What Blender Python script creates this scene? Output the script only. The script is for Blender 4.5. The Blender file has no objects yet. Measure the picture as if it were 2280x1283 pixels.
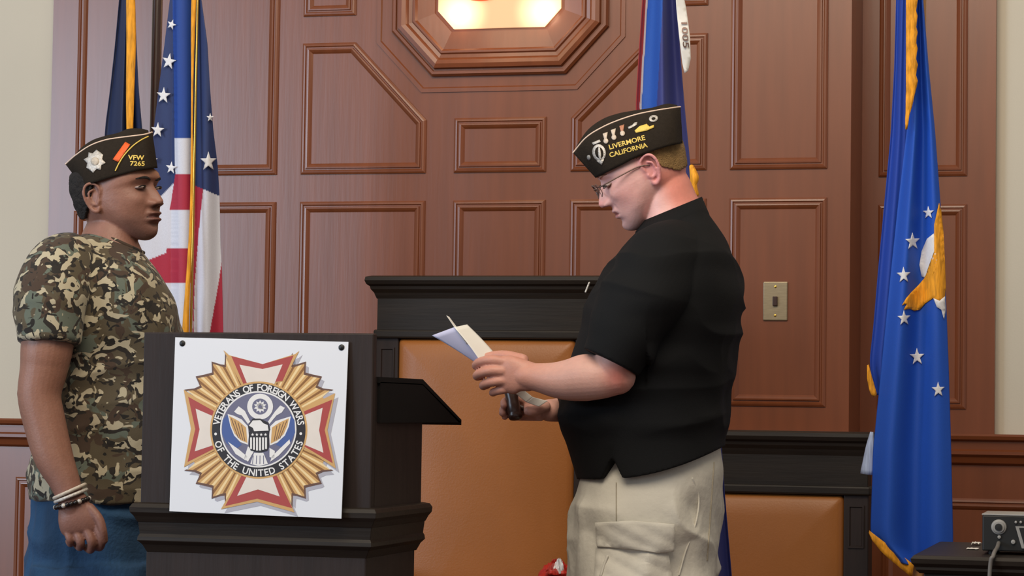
import bpy, bmesh, math, random
import numpy as np
from mathutils import Vector, Matrix
from mathutils.bvhtree import BVHTree
random.seed(7); rng = np.random.RandomState(7)
PI = math.pi
SC = bpy.context.scene
COL = SC.collection

# ------------------------------------------------------------------ camera
FPX, CX, CY = 5500.0, 1140.0, 641.5
YAW, PITCH, ROLL = math.radians(15), math.radians(2.85), 0.0145
CAM = Vector((7.4*math.sin(YAW), -7.4*math.cos(YAW), 1.10))
fw = Vector((-math.sin(YAW)*math.cos(PITCH), math.cos(YAW)*math.cos(PITCH), math.sin(PITCH)))
r0 = Vector((math.cos(YAW), math.sin(YAW), 0))
u0 = r0.cross(fw)
RT = (r0*math.cos(ROLL) + u0*math.sin(ROLL)).normalized()
UP = RT.cross(fw).normalized()
FW = fw.normalized()
cam_data = bpy.data.cameras.new('camera')
cam_data.sensor_width = 36; cam_data.lens = FPX/2280*36
cam_data.clip_start = 0.1; cam_data.clip_end = 100
cam = bpy.data.objects.new('camera', cam_data)
M = Matrix((RT, UP, -FW)).transposed().to_4x4(); M.translation = CAM
cam.matrix_world = M
COL.objects.link(cam); SC.camera = cam

# ------------------------------------------------------------------ light
SC.view_settings.view_transform = 'Standard'; SC.view_settings.look = 'None'
SC.view_settings.gamma = 1.0; SC.view_settings.use_curve_mapping = False
SC.view_settings.exposure = 0.05
w = bpy.data.worlds.new('world'); SC.world = w; w.use_nodes = True
w.node_tree.nodes['Background'].inputs[0].default_value = (1.0, 0.97, 0.95, 1)
w.node_tree.nodes['Background'].inputs[1].default_value = 0.27
def area(name, loc, target, size, power, color):
    L = bpy.data.lights.new(name, 'AREA'); L.shape = 'RECTANGLE'
    L.size, L.size_y = size; L.energy = power; L.color = color
    o = bpy.data.objects.new(name, L); COL.objects.link(o)
    o.location = loc
    o.rotation_euler = (Vector(target)-Vector(loc)).to_track_quat('-Z', 'Y').to_euler()
    return o
area('window_daylight', (-5.8, -8.6, 2.4), (-0.9, 0, 1.4), (2.4, 3.4), 250, (0.68, 0.82, 1.0))
area('side_window_daylight', (-4.9, -5.6, 2.3), (-1.2, 0, 1.5), (2.0, 2.4), 70, (0.62, 0.80, 1.0))
area('hall_ceiling_light', (0.6, -4.6, 4.2), (0.2, -0.6, 1.2), (3.0, 2.0), 135, (1.0, 0.86, 0.68))
area('stage_ceiling_light', (1.8, -2.2, 4.0), (1.4, -0.4, 1.2), (1.6, 1.0), 12, (1.0, 0.84, 0.62))

# ------------------------------------------------------------------ helpers
def P(px, py, d):
    return CAM + (FW + RT*((px-CX)/FPX) + UP*((CY-py)/FPX))*d
def RAY(px, py):
    return (FW + RT*((px-CX)/FPX) + UP*((CY-py)/FPX)).normalized()
def W(px, py, Y):
    r = RAY(px, py); t = (Y-CAM.y)/r.y
    return CAM + r*t
def S(c):
    return tuple(((v/255.0)/12.92 if v/255.0 <= 0.04045 else ((v/255.0+0.055)/1.055)**2.4) for v in c) + (1.0,)

class G:                                   # geometry gatherer
    def __init__(s): s.v = []; s.f = []
    def add(s, v, f):
        b = len(s.v); s.v += [tuple(x) for x in v]; s.f += [tuple(i+b for i in q) for q in f]; return s
    def box(s, x0, x1, y0, y1, z0, z1):
        v = [(x0,y0,z0),(x1,y0,z0),(x1,y1,z0),(x0,y1,z0),(x0,y0,z1),(x1,y0,z1),(x1,y1,z1),(x0,y1,z1)]
        return s.add(v, [(0,3,2,1),(4,5,6,7),(0,1,5,4),(1,2,6,5),(2,3,7,6),(3,0,4,7)])
def catmull(pts, m):
    p = np.array(pts, float); n = len(p)
    if n < 3 or m <= n:
        t = np.linspace(0, n-1, m); i = np.minimum(t.astype(int), n-2); f = (t-i)[:, None]
        return p[i]*(1-f)+p[i+1]*f
    q = np.vstack([2*p[0]-p[1], p, 2*p[-1]-p[-2]])
    t = np.linspace(0, n-1, m); i = np.minimum(t.astype(int), n-2); f = (t-i)[:, None]
    a, b, c, d = q[i], q[i+1], q[i+2], q[i+3]
    return 0.5*((2*b)+(-a+c)*f+(2*a-5*b+4*c-d)*f*f+(-a+3*b-3*c+d)*f**3)
def rings(R, closed=True, caps=True):
    n = len(R[0]); v = [tuple(p) for r in R for p in r]; f = []
    for i in range(len(R)-1):
        for j in range(n if closed else n-1):
            k = (j+1) % n
            f.append((i*n+j, i*n+k, (i+1)*n+k, (i+1)*n+j))
    if caps and closed:
        for i, rev in ((0, True), (len(R)-1, False)):
            c = np.mean(np.array([v[i*n+j] for j in range(n)]), axis=0); v.append(tuple(c)); ci = len(v)-1
            for j in range(n):
                k = (j+1) % n
                f.append((ci, i*n+k, i*n+j) if rev else (ci, i*n+j, i*n+k))
    return v, f
def tube(pts, rad, n=16, m=None, flat=None, up=None, roundend=True):
    """round tube through world points, radii per point; flat=(scale along 'up' axis)"""
    pts = [tuple(p) for p in pts]
    if not hasattr(rad, '__len__'): rad = [rad]*len(pts)
    A = np.hstack([np.array(pts, float), np.array(rad, float)[:, None]])
    m = m or max(len(pts)*5, 6)
    A = catmull(A, m)
    X = [Vector(a[:3]) for a in A]; r = [max(a[3], 1e-4) for a in A]
    T = [((X[min(i+1, m-1)]-X[max(i-1, 0)]).normalized()) for i in range(m)]
    if roundend:
        h0 = [(X[0]-T[0]*r[0]*math.sin(a), r[0]*math.cos(a), T[0]) for a in (1.35, 1.0, 0.6, 0.3)]
        h1 = [(X[-1]+T[-1]*r[-1]*math.sin(a), r[-1]*math.cos(a), T[-1]) for a in (0.3, 0.6, 1.0, 1.35)]
        seq = h0 + list(zip(X, r, T)) + h1
    else: seq = list(zip(X, r, T))
    N = Vector(up) if up is not None else (Vector((0,0,1)) if abs(T[0].z) < 0.9 else Vector((1,0,0)))
    R = []
    for x, rr, t in seq:
        N = (N - t*N.dot(t)).normalized(); B = t.cross(N)
        fl = flat or 1.0
        R.append([x + (N*math.cos(2*PI*j/n)*fl + B*math.sin(2*PI*j/n))*rr for j in range(n)])
    return rings(R)
def superring(a, e):
    c, s_ = math.cos(a), math.sin(a); q = 2.0/e
    return (math.copysign(abs(c)**q, c), math.copysign(abs(s_)**q, s_))
def loft(sl, d0, n=56, m=None, e=2.3, mod=None):
    """slices (xl,yl,xr,yr,half_depth,depth_offset) in picture units at distance d0"""
    A = catmull(sl, m or len(sl)*6); R = []
    for i, (xl, yl, xr, yr, hd, dd) in enumerate(A):
        ring = []
        for j in range(n):
            c, s_ = superring(2*PI*j/n, e)
            px = (xl+xr)/2 + (xr-xl)/2*c; py = (yl+yr)/2+(yr-yl)/2*c
            if mod: px, py = mod(i/(len(A)-1), px, py, s_)
            ring.append(P(px, py, d0+dd+hd*s_))
        R.append(ring)
    return rings(R)
def ell(c, ax, n=16, m=10):
    """ellipsoid, centre c, three axis vectors"""
    R = []
    for i in range(m+1):
        b = -PI/2+PI*(i+0.001)/(m+0.002)
        R.append([Vector(c)+ax[0]*math.cos(b)*math.cos(2*PI*j/n)+ax[1]*math.cos(b)*math.sin(2*PI*j/n)+ax[2]*math.sin(b) for j in range(n)])
    return rings(R)
def lathe(c, prof, n=28, axis=Vector((0,0,1))):
    a = axis.normalized(); b = a.orthogonal().normalized(); d = a.cross(b); c = Vector(c)
    return rings([[c+a*h+(b*math.cos(2*PI*j/n)+d*math.sin(2*PI*j/n))*max(r, 1e-4) for j in range(n)] for r, h in prof])

def empty(name, loc=(0,0,0), parent=None):
    o = bpy.data.objects.new(name, None); COL.objects.link(o); o.location = loc; o.empty_display_size = 0.1
    return o
def props(o, label=None, cat=None, group=None, kind=None):
    if label: o['label'] = label
    if cat: o['category'] = cat
    if group: o['group'] = group
    if kind: o['kind'] = kind
    return o
def origin(p):
    x = Vector((0,0,0))
    while p is not None: x = x + p.location; p = p.parent
    return x
def obj(name, g, mat, parent=None, smooth=False, bevel=0, label=None, loc=None, recalc=True, autos=None):
    me = g if isinstance(g, bpy.types.Mesh) else bpy.data.meshes.new(name)
    off = origin(parent) if parent is not None else Vector(loc or (0,0,0))
    if not isinstance(g, bpy.types.Mesh):
        v, f = (g.v, g.f) if isinstance(g, G) else g
        me.from_pydata([tuple(Vector(p)-off) for p in v], [], [tuple(q) for q in f])
        if recalc:
            bm = bmesh.new(); bm.from_mesh(me); bmesh.ops.recalc_face_normals(bm, faces=bm.faces); bm.to_mesh(me); bm.free()
    else:
        me.transform(Matrix.Translation(-off))
    for m in (mat if isinstance(mat, (list, tuple)) else [mat]): me.materials.append(m)
    if smooth or autos: me.polygons.foreach_set('use_smooth', [True]*len(me.polygons))
    if autos:
        try: me.set_sharp_from_angle(angle=math.radians(autos))
        except Exception: pass
    o = bpy.data.objects.new(name, me); COL.objects.link(o)
    if parent is not None: o.parent = parent
    else: o.location = off
    if bevel:
        b = o.modifiers.new('bevel', 'BEVEL'); b.width = bevel; b.segments = 2; b.limit_method = 'ANGLE'; b.angle_limit = math.radians(40)
    if label: o['label'] = label
    return o
def evaluated(o):
    bpy.context.view_layer.update()
    dg = bpy.context.evaluated_depsgraph_get()
    return bpy.data.meshes.new_from_object(o.evaluated_get(dg))
def fuse(pieces, voxel, smooth=2, fac=0.5):
    """join closed pieces into ONE continuous surface"""
    g = G()
    for v, f in pieces: g.add(v, f)
    me = bpy.data.meshes.new('tmp'); me.from_pydata([tuple(p) for p in g.v], [], g.f)
    bm = bmesh.new(); bm.from_mesh(me); bmesh.ops.recalc_face_normals(bm, faces=bm.faces); bm.to_mesh(me); bm.free()
    o = bpy.data.objects.new('tmp', me); COL.objects.link(o)
    r = o.modifiers.new('r', 'REMESH'); r.mode = 'VOXEL'; r.voxel_size = voxel
    s_ = o.modifiers.new('s', 'SMOOTH'); s_.factor = fac; s_.iterations = smooth
    res = evaluated(o); bpy.data.objects.remove(o); bpy.data.meshes.remove(me)
    return res
def coords(me):
    a = np.empty(len(me.vertices)*3); me.vertices.foreach_get('co', a); return a.reshape(-1, 3)
def normals(me):
    a = np.empty(len(me.vertices)*3); me.vertices.foreach_get('normal', a); return a.reshape(-1, 3)
def setco(me, c): me.vertices.foreach_set('co', c.ravel()); me.update()
def pix(c):
    """world coords -> picture coords, distance"""
    q = c-np.array(CAM); d = q@np.array(FW)
    return CX+FPX*(q@np.array(RT))/d, CY-FPX*(q@np.array(UP))/d, d
_tab = rng.rand(64, 64, 64)
def vnoise(c):
    i = np.floor(c).astype(int); f = c-i; f = f*f*(3-2*f); out = 0
    for a in (0, 1):
        for b in (0, 1):
            for d in (0, 1):
                w_ = (f[:, 0] if a else 1-f[:, 0])*(f[:, 1] if b else 1-f[:, 1])*(f[:, 2] if d else 1-f[:, 2])
                out = out+w_*_tab[(i[:, 0]+a) % 64, (i[:, 1]+b) % 64, (i[:, 2]+d) % 64]
    return out*2-1
def setcolor(me, rgb):
    a = me.color_attributes.new('Col', 'FLOAT_COLOR', 'POINT')
    full = np.ones((len(me.vertices), 4)); full[:, :3] = rgb; a.data.foreach_set('color', full.ravel())
def bvh_of(*obs):
    v = []; f = []
    for o in obs:
        off = origin(o); b = len(v)
        v += [off+x.co for x in o.data.vertices]; f += [[i+b for i in p.vertices] for p in o.data.polygons]
    return BVHTree.FromPolygons(v, f)
def cast(bv, px, py, off, fallback=None):
    r = RAY(px, py); h = bv.ray_cast(CAM, r, 20)
    if h[0] is None: return (fallback if fallback else None)
    return h[0]-r*off
def sub_poly(poly, size):
    """triangulated & subdivided 2d polygon"""
    bm = bmesh.new(); vs = [bm.verts.new((x, y, 0)) for x, y in poly]; bm.faces.new(vs)
    bmesh.ops.triangulate(bm, faces=bm.faces[:])
    for _ in range(7):
        L = [e for e in bm.edges if e.calc_length() > size]
        if not L: break
        bmesh.ops.subdivide_edges(bm, edges=L, cuts=1, use_grid_fill=False)
        bmesh.ops.triangulate(bm, faces=[f for f in bm.faces if len(f.verts) > 3])
    bm.verts.index_update()
    r = ([(v.co.x, v.co.y) for v in bm.verts], [[v.index for v in f.verts] for f in bm.faces]); bm.free(); return r
def decal(name, poly, bv, off, mat, parent, size=8, label=None):
    """a thin applique lying on a real surface"""
    v2, f = sub_poly(poly, size); V = []; last = None
    for x, y in v2:
        p = cast(bv, x, y, off)
        V.append(p); last = last or p
    if last is None: return None
    dist = (last-CAM).dot(FW)
    V = [p if p is not None else P(v2[i][0], v2[i][1], dist) for i, p in enumerate(V)]
    o = obj(name, (V, f), mat, parent, smooth=True, label=label, recalc=False)
    sm = o.modifiers.new('thick', 'SOLIDIFY'); sm.thickness = 0.0008; sm.offset = 0
    return o
def star(cx, cy, r, rot=-90, inner=0.4, sx=1.0, sy=1.0):
    return [(cx+sx*(r if k % 2 == 0 else r*inner)*math.cos(math.radians(rot+36*k)), cy+sy*(r if k % 2 == 0 else r*inner)*math.sin(math.radians(rot+36*k))) for k in range(10)]
def glyphs(txt, size, bold=0.0, align='CENTER'):
    cu = bpy.data.curves.new('t', 'FONT'); cu.body = txt; cu.size = size; cu.offset = bold; cu.align_x = align; cu.resolution_u = 3
    o = bpy.data.objects.new('t', cu); COL.objects.link(o)
    me = evaluated(o); v = [(x.co.x, x.co.y) for x in me.vertices]; f = [list(p.vertices) for p in me.polygons]
    bpy.data.objects.remove(o); bpy.data.curves.remove(cu); bpy.data.meshes.remove(me)
    return v, f

# ------------------------------------------------------------------ materials
def mat(name, color, rough=0.6, metal=0, noise=None, bump=None, spec=0.5, coat=0, sss=0, sheen=0, emit=None, attr=False):
    m = bpy.data.materials.new(name); m.use_nodes = True; nt = m.node_tree; b = nt.nodes['Principled BSDF']
    b.inputs['Base Color'].default_value = color if len(color) == 4 else tuple(color)+(1,)
    b.inputs['Roughness'].default_value = rough; b.inputs['Metallic'].default_value = metal
    b.inputs['Specular IOR Level'].default_value = spec; b.inputs['Coat Weight'].default_value = coat; b.inputs['Coat Roughness'].default_value = 0.25
    if sheen: b.inputs['Sheen Weight'].default_value = sheen; b.inputs['Sheen Roughness'].default_value = 0.5
    if sss:
        b.inputs['Subsurface Weight'].default_value = sss; b.inputs['Subsurface Radius'].default_value = (1, 0.35, 0.2); b.inputs['Subsurface Scale'].default_value = 0.006
    if emit: b.inputs['Emission Color'].default_value = emit[0]; b.inputs['Emission Strength'].default_value = emit[1]
    tc = nt.nodes.new('ShaderNodeTexCoord'); src = None
    if attr:
        a = nt.nodes.new('ShaderNodeVertexColor'); a.layer_name = 'Col'; src = a.outputs['Color']
        nt.links.new(src, b.inputs['Base Color'])
    if noise:                              # (scale, stretch xyz, amount, detail)
        sc, st, amt, det = noise
        mp = nt.nodes.new('ShaderNodeMapping'); mp.inputs['Scale'].default_value = st
        nt.links.new(tc.outputs['Object'], mp.inputs[0])
        n = nt.nodes.new('ShaderNodeTexNoise'); n.inputs['Scale'].default_value = sc; n.inputs['Detail'].default_value = det
        nt.links.new(mp.outputs[0], n.inputs[0])
        mr = nt.nodes.new('ShaderNodeMapRange'); mr.inputs[1].default_value = 0.25; mr.inputs[2].default_value = 0.75
        mr.inputs[3].default_value = 1-amt; mr.inputs[4].default_value = 1+amt
        nt.links.new(n.outputs['Fac'], mr.inputs[0])
        mx = nt.nodes.new('ShaderNodeMix'); mx.data_type = 'RGBA'; mx.blend_type = 'MULTIPLY'; mx.inputs[0].default_value = 1
        if src: nt.links.new(src, mx.inputs[6])
        else: mx.inputs[6].default_value = b.inputs['Base Color'].default_value
        nt.links.new(mr.outputs[0], mx.inputs[7]); nt.links.new(mx.outputs[2], b.inputs['Base Color'])
    if bump:                               # (scale, strength, stretch)
        mp = nt.nodes.new('ShaderNodeMapping'); mp.inputs['Scale'].default_value = bump[2]
        nt.links.new(tc.outputs['Object'], mp.inputs[0])
        n = nt.nodes.new('ShaderNodeTexNoise'); n.inputs['Scale'].default_value = bump[0]; n.inputs['Detail'].default_value = 4
        nt.links.new(mp.outputs[0], n.inputs[0])
        bp = nt.nodes.new('ShaderNodeBump'); bp.inputs['Strength'].default_value = bump[1]; bp.inputs['Distance'].default_value = 0.004
        nt.links.new(n.outputs['Fac'], bp.inputs['Height']); nt.links.new(bp.outputs[0], b.inputs['Normal'])
    return m
MT = {}
MT['wood'] = mat('panel_wood', S((128, 70, 40)), 0.34, noise=(3, (9, 9, 0.7), 0.13, 6), bump=(14, 0.06, (6, 6, 0.4)), spec=0.6, coat=0.2)
MT['woodh'] = mat('rail_wood', S((124, 66, 36)), 0.34, noise=(3, (0.7, 9, 9), 0.13, 6), bump=(14, 0.06, (0.4, 6, 6)), spec=0.5, coat=0.15)
MT['plaster'] = mat('cream_plaster', S((214, 205, 186)), 0.85, noise=(2, (1, 1, 1), 0.03, 4), bump=(160, 0.08, (1, 1, 1)))
MT['floor'] = mat('stage_carpet', S((92, 60, 50)), 0.95, noise=(60, (1, 1, 1), 0.2, 3), bump=(300, 0.4, (1, 1, 1)))
MT['dark'] = mat('black_stained_wood', S((36, 29, 23)), 0.5, spec=0.3, noise=(4, (1, 8, 14), 0.28, 6), bump=(16, 0.12, (0.6, 5, 9)))
MT['darkv'] = mat('black_stained_wood_upright', S((44, 34, 31)), 0.55, spec=0.3, noise=(4, (9, 9, 0.8), 0.25, 6), bump=(16, 0.12, (6, 6, 0.5)))
MT['blackboard'] = mat('matt_black_board', S((16, 15, 15)), 0.8, spec=0.2, noise=(20, (1, 1, 1), 0.1, 2))
MT['leather'] = mat('tan_leather', S((160, 98, 44)), 0.42, noise=(5, (1, 1, 0.7), 0.10, 5), bump=(220, 0.12, (1, 1, 1)))
MT['brass'] = mat('gold_metal', S((214, 170, 80)), 0.3, 1, noise=(20, (1, 1, 1), 0.06, 2))
MT['nickel'] = mat('brushed_brass_plate', S((168, 152, 124)), 0.4, 0.7, noise=(40, (1, 1, 8), 0.12, 3))
MT['fringe'] = mat('gold_fringe', S((238, 162, 34)), 0.7, noise=(160, (1, 1, 0.15), 0.35, 2), bump=(260, 0.5, (1, 1, 0.1)))
MT['white'] = mat('white_print', S((226, 230, 238)), 0.35, noise=(3, (1, 1, 1), 0.015, 2))
MT['paper'] = mat('paper', S((236, 233, 226)), 0.7, noise=(30, (1, 1, 1), 0.02, 2))
MT['paperb'] = mat('lilac_paper', S((208, 206, 232)), 0.7, noise=(30, (1, 1, 1), 0.02, 2))
MT['black'] = mat('black_plastic', S((22, 23, 24)), 0.5, noise=(60, (1, 1, 1), 0.1, 2))
MT['grey'] = mat('grey_plastic', S((150, 148, 145)), 0.4, noise=(60, (1, 1, 1), 0.05, 2))
MT['capcloth'] = mat('dark_olive_cap_cloth', S((42, 35, 28)), 0.9, noise=(150, (1, 1, 1), 0.15, 3), bump=(500, 0.3, (1, 1, 1)), spec=0.2)
MT['piping'] = mat('cream_piping', S((226, 200, 180)), 0.6, noise=(200, (1, 1, 1), 0.08, 2))
MT['goldthread'] = mat('gold_thread', S((232, 200, 96)), 0.6, noise=(300, (1, 1, 1), 0.15, 2))
MT['silver'] = mat('silver_badge', S((206, 200, 192)), 0.45, 0.3, noise=(220, (1, 1, 1), 0.18, 3), bump=(300, 0.5, (1, 1, 1)))
MT['orange'] = mat('orange_ribbon', S((232, 96, 34)), 0.6, noise=(200, (1, 1, 1), 0.1, 2))
MT['starw'] = mat('white_star_cloth', S((232, 232, 236)), 0.8, noise=(200, (1, 1, 1), 0.05, 2))
MT['polo'] = mat('black_polo_knit', S((15, 16, 18)), 0.85, noise=(500, (1, 1, 1), 0.1, 2), bump=(900, 0.25, (1, 1, 1)), spec=0.25)
MT['khaki'] = mat('khaki_cotton', S((204, 200, 188)), 0.9, noise=(12, (1, 1, 1), 0.06, 5), bump=(60, 0.35, (1, 1, 1)))
MT['khakiseam'] = mat('khaki_seam', S((168, 160, 142)), 0.9, noise=(60, (1, 1, 1), 0.08, 3))
MT['denim'] = mat('blue_denim', S((32, 66, 98)), 0.9, noise=(9, (1, 1, 0.4), 0.45, 6), bump=(120, 0.5, (1, 1, 1)))
MT['leathershoe'] = mat('dark_shoe_leather', S((52, 38, 30)), 0.5, noise=(30, (1, 1, 1), 0.1, 2))
MT['hair'] = mat('black_hair', S((26, 20, 18)), 0.8, noise=(120, (1, 1, 1), 0.3, 3), bump=(260, 1.0, (1, 1, 1)))
MT['hairb'] = mat('cropped_sandy_hair', S((150, 118, 72)), 0.85, noise=(90, (1, 1, 1), 0.28, 4), bump=(400, 1.0, (1, 1, 1)))
MT['eyew'] = mat('eye', S((172, 152, 142)), 0.25, noise=(50, (1, 1, 1), 0.03, 2))
MT['iris'] = mat('dark_iris', S((30, 18, 12)), 0.15, noise=(50, (1, 1, 1), 0.03, 2))
MT['lens'] = mat('spectacle_lens', (0.9, 0.93, 0.95, 1), 0.03, noise=(5, (1, 1, 1), 0.01, 1))
MT['lens'].node_tree.nodes['Principled BSDF'].inputs['Alpha'].default_value = 0.05
MT['wire'] = mat('dark_spectacle_wire', S((120, 96, 88)), 0.35, 0.4, noise=(50, (1, 1, 1), 0.03, 2))
MT['skin1'] = mat('brown_skin', (0.2, 0.1, 0.07, 1), 0.5, attr=True, noise=(90, (1, 1, 1), 0.07, 4), bump=(220, 0.15, (1, 1, 1)), sss=0.08)
MT['skin2'] = mat('pink_skin', (0.5, 0.3, 0.25, 1), 0.5, attr=True, noise=(70, (1, 1, 1), 0.05, 4), bump=(220, 0.12, (1, 1, 1)), sss=0.15)
MT['cloth'] = mat('flag_nylon', (1, 1, 1, 1), 0.65, attr=True, noise=(300, (1, 1, 1), 0.05, 2))
MT['bead'] = mat('black_bead', S((30, 24, 24)), 0.3, noise=(50, (1, 1, 1), 0.05, 2))
MT['cream'] = mat('cream_cord', S((196, 184, 168)), 0.8, noise=(200, (1, 1, 1), 0.2, 2))
MT['oak'] = mat('pale_oak_pole', S((172, 122, 70)), 0.4, noise=(6, (8, 8, 1), 0.12, 4))
MT['gavel'] = mat('dark_turned_wood', S((64, 40, 32)), 0.35, noise=(20, (1, 6, 1), 0.2, 4), coat=0.3)
MT['redcloth'] = mat('red_satin', S((196, 44, 34)), 0.4, noise=(30, (1, 1, 1), 0.25, 3))
MT['cable'] = mat('grey_cable', S((112, 108, 104)), 0.5, noise=(50, (1, 1, 1), 0.05, 2))
def camo():
    m = bpy.data.materials.new('camouflage_print'); m.use_nodes = True; nt = m.node_tree; b = nt.nodes['Principled BSDF']
    b.inputs['Roughness'].default_value = 0.9; b.inputs['Sheen Weight'].default_value = 0.1
    tc = nt.nodes.new('ShaderNodeTexCoord')
    def layer(prev, off, scale, lo, col, det=2.2, dist=0.8):
        mp = nt.nodes.new('ShaderNodeMapping'); mp.inputs['Location'].default_value = off; mp.inputs['Scale'].default_value = (1, 1, 1.15)
        nt.links.new(tc.outputs['Object'], mp.inputs[0])
        n = nt.nodes.new('ShaderNodeTexNoise'); n.inputs['Scale'].default_value = scale; n.inputs['Detail'].default_value = det; n.inputs['Roughness'].default_value = 0.55; n.inputs['Distortion'].default_value = dist
        nt.links.new(mp.outputs[0], n.inputs[0])
        r = nt.nodes.new('ShaderNodeMapRange'); r.inputs[1].default_value = lo; r.inputs[2].default_value = lo+0.012
        nt.links.new(n.outputs['Fac'], r.inputs[0])
        mx = nt.nodes.new('ShaderNodeMix'); mx.data_type = 'RGBA'
        if prev is None: mx.inputs[6].default_value = S((86, 76, 58))
        else: nt.links.new(prev, mx.inputs[6])
        mx.inputs[7].default_value = S(col); nt.links.new(r.outputs[0], mx.inputs[0]); return mx.outputs[2]
    a = layer(None, (3, 1, 7), 12, 0.55, (96, 104, 92))
    a = layer(a, (9, 4, 2), 15, 0.55, (70, 54, 42))
    a = layer(a, (0.007, 0, 0.009), 27, 0.535, (38, 33, 28), 1.8, 0.9)
    a = layer(a, (0, 0, 0), 27, 0.552, (182, 172, 146), 1.8, 0.9)
    a = layer(a, (5, 5, 5), 34, 0.64, (30, 27, 24), 1.5)
    nt.links.new(a, b.inputs['Base Color'])
    n = nt.nodes.new('ShaderNodeTexNoise'); n.inputs['Scale'].default_value = 700
    bp = nt.nodes.new('ShaderNodeBump'); bp.inputs['Strength'].default_value = 0.2; bp.inputs['Distance'].default_value = 0.002
    nt.links.new(tc.outputs['Object'], n.inputs[0]); nt.links.new(n.outputs['Fac'], bp.inputs['Height']); nt.links.new(bp.outputs[0], b.inputs['Normal'])
    return m
MT['camo'] = camo()

# ------------------------------------------------------------------ setting
RC = 0.30                                   # recess of the side bays behind the central block
floor = obj('floor', G().box(-5, 5, -2.9, RC+0.05, -0.12, 0), MT['floor']); props(floor, kind='structure')
lower = obj('floor', G().box(-7, 7, -11, -2.9, -0.62, -0.50), MT['floor']); props(lower, kind='structure')
riser = obj('trim_1', G().box(-5, 5, -2.93, -2.9, -0.50, 0.0), MT['woodh']); props(riser, kind='structure')
ceiling_z = 4.6
wall = obj('wall_back', G().box(-5, 5, RC, RC+0.15, 0, ceiling_z), MT['plaster']); props(wall, kind='structure')

def inset(poly, d):
    n = len(poly); out = []
    A = sum(poly[i][0]*poly[(i+1) % n][1]-poly[(i+1) % n][0]*poly[i][1] for i in range(n))
    sg = 1 if A > 0 else -1
    for i in range(n):
        p0, p1, p2 = Vector(poly[i-1]), Vector(poly[i]), Vector(poly[(i+1) % n])
        e1 = (p1-p0).normalized(); e2 = (p2-p1).normalized()
        n1 = Vector((-e1.y, e1.x))*sg; n2 = Vector((-e2.y, e2.x))*sg
        b = (n1+n2); b = b/(1+n1.dot(n2))
        out.append(tuple(p1+b*d))
    return out
def sweep(poly, Y, prof):
    """mitred moulding: profile (inset, height proud of Y)"""
    R = [[(x, Y-h, z) for x, z in inset(poly, d)] for d, h in prof]
    return rings(R, caps=False)
MOULD = [(0, -0.002), (0, 0.004), (0.005, 0.0075), (0.010, 0.0085), (0.013, 0.0045), (0.0165, 0.0045), (0.018, 0.0095), (0.022, 0.0100), (0.028, 0.0060), (0.034, 0.0005), (0.034, -0.003)]
def panel(poly, Y, prof=MOULD, parent=wall):
    inn = inset(poly, prof[-1][0]-0.002); n = len(inn)
    fld = inset(inn, 0.004)
    R = [[(x, Y, z) for x, z in inn], [(x, Y-0.0012, z) for x, z in inn], [(x, Y-0.0012, z) for x, z in fld]]
    g = rings(R, caps=False); g[1].append(tuple(range(2*n, 3*n)))
    p = obj('panel', g, MT['wood'], parent)
    obj('moulding', sweep(poly, Y, prof), MT['wood'], p)
    return p
def rect(x0, z0, x1, z1): return [(x0, z0), (x1, z0), (x1, z1), (x0, z1)]
def prect(xl, yt, xr, yb, Y):
    ym = (yt+yb)/2; xm = (xl+xr)/2
    return rect(W(xl, ym, Y).x, W(xm, yb, Y).z, W(xr, ym, Y).x, W(xm, yt, Y).z)
# row heights shared by all panels
Z_t2, Z_b2 = W(1112, 262, 0).z, W(1112, 384, 0).z
Z_t3, Z_b3 = W(1112, 446, 0).z, W(1732, 905, 0).z
Z_big = W(730, 96, 0).z; Z_top = W(735, 36, 0).z
xw = lambda px, py=500: W(px, py, 0).x
X_l, X_r = xw(352, 150), xw(1893, 500)
Z_rail = W(1750, 962, 0).z
obj('panelling_block', G().box(X_l, X_r, 0, RC, Z_rail-0.02, ceiling_z), MT['wood'], wall)
c0, c1 = xw(1009), xw(1214)
l0, l1 = xw(668), xw(946)
r0_, r1_ = xw(1269), xw(1572)
q0, q1 = xw(1624), xw(1841)
p0, p1 = xw(404), xw(614)
panel(rect(c0, Z_b2, c1, Z_t2), 0)
for a, b in ((l0, l1), (c0, c1), (r0_, r1_), (q0, q1), (p0, p1)): panel(rect(a, Z_b3, b, Z_t3), 0)
xs = xw(792, 100); zs = W(945, 268, 0).z
panel([(l0, Z_b2), (l1, Z_b2), (l1, zs), (xs, Z_big), (l0, Z_big)], 0)
xs2 = c1+(c0-xs)
panel([(r0_, Z_b2), (r1_, Z_b2), (r1_, Z_big), (xs2, Z_big), (r0_, zs)], 0)
panel(rect(l0, Z_top, xs, Z_top+0.42), 0); panel(rect(xs2, Z_top, r1_, Z_top+0.42), 0)
panel(rect(p0, Z_b2, p1, 2.95), 0); panel(rect(q0, Z_b2, q1, 2.95), 0)
for a, b in ((p0, p1), (l0, l1), (c0, c1), (r0_, r1_), (q0, q1)): panel(rect(a, 3.2, b, 4.2), 0)
# side bays
Yb = RC-0.035
xb = lambda px, py=500: W(px, py, Yb).x
BL, BR = xb(114, 240), xb(2216, 500)
obj('panelling_bay', G().box(BL, X_l+0.02, Yb, RC, 0.9, ceiling_z), MT['wood'], wall)
obj('panelling_bay', G().box(X_r-0.02, BR, Yb, RC, 0.9, ceiling_z), MT['wood'], wall)
a, b = xb(172, 200), X_l-0.075
panel(rect(a, Z_b2, b, 2.95), Yb); panel(rect(a, Z_b3, b, Z_t3), Yb)
a, b = xb(1957, 300), xb(2153, 450)
panel(rect(a, Z_b2, b, 2.95), Yb); panel(rect(a, Z_b3, b, Z_t3), Yb)
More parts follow.
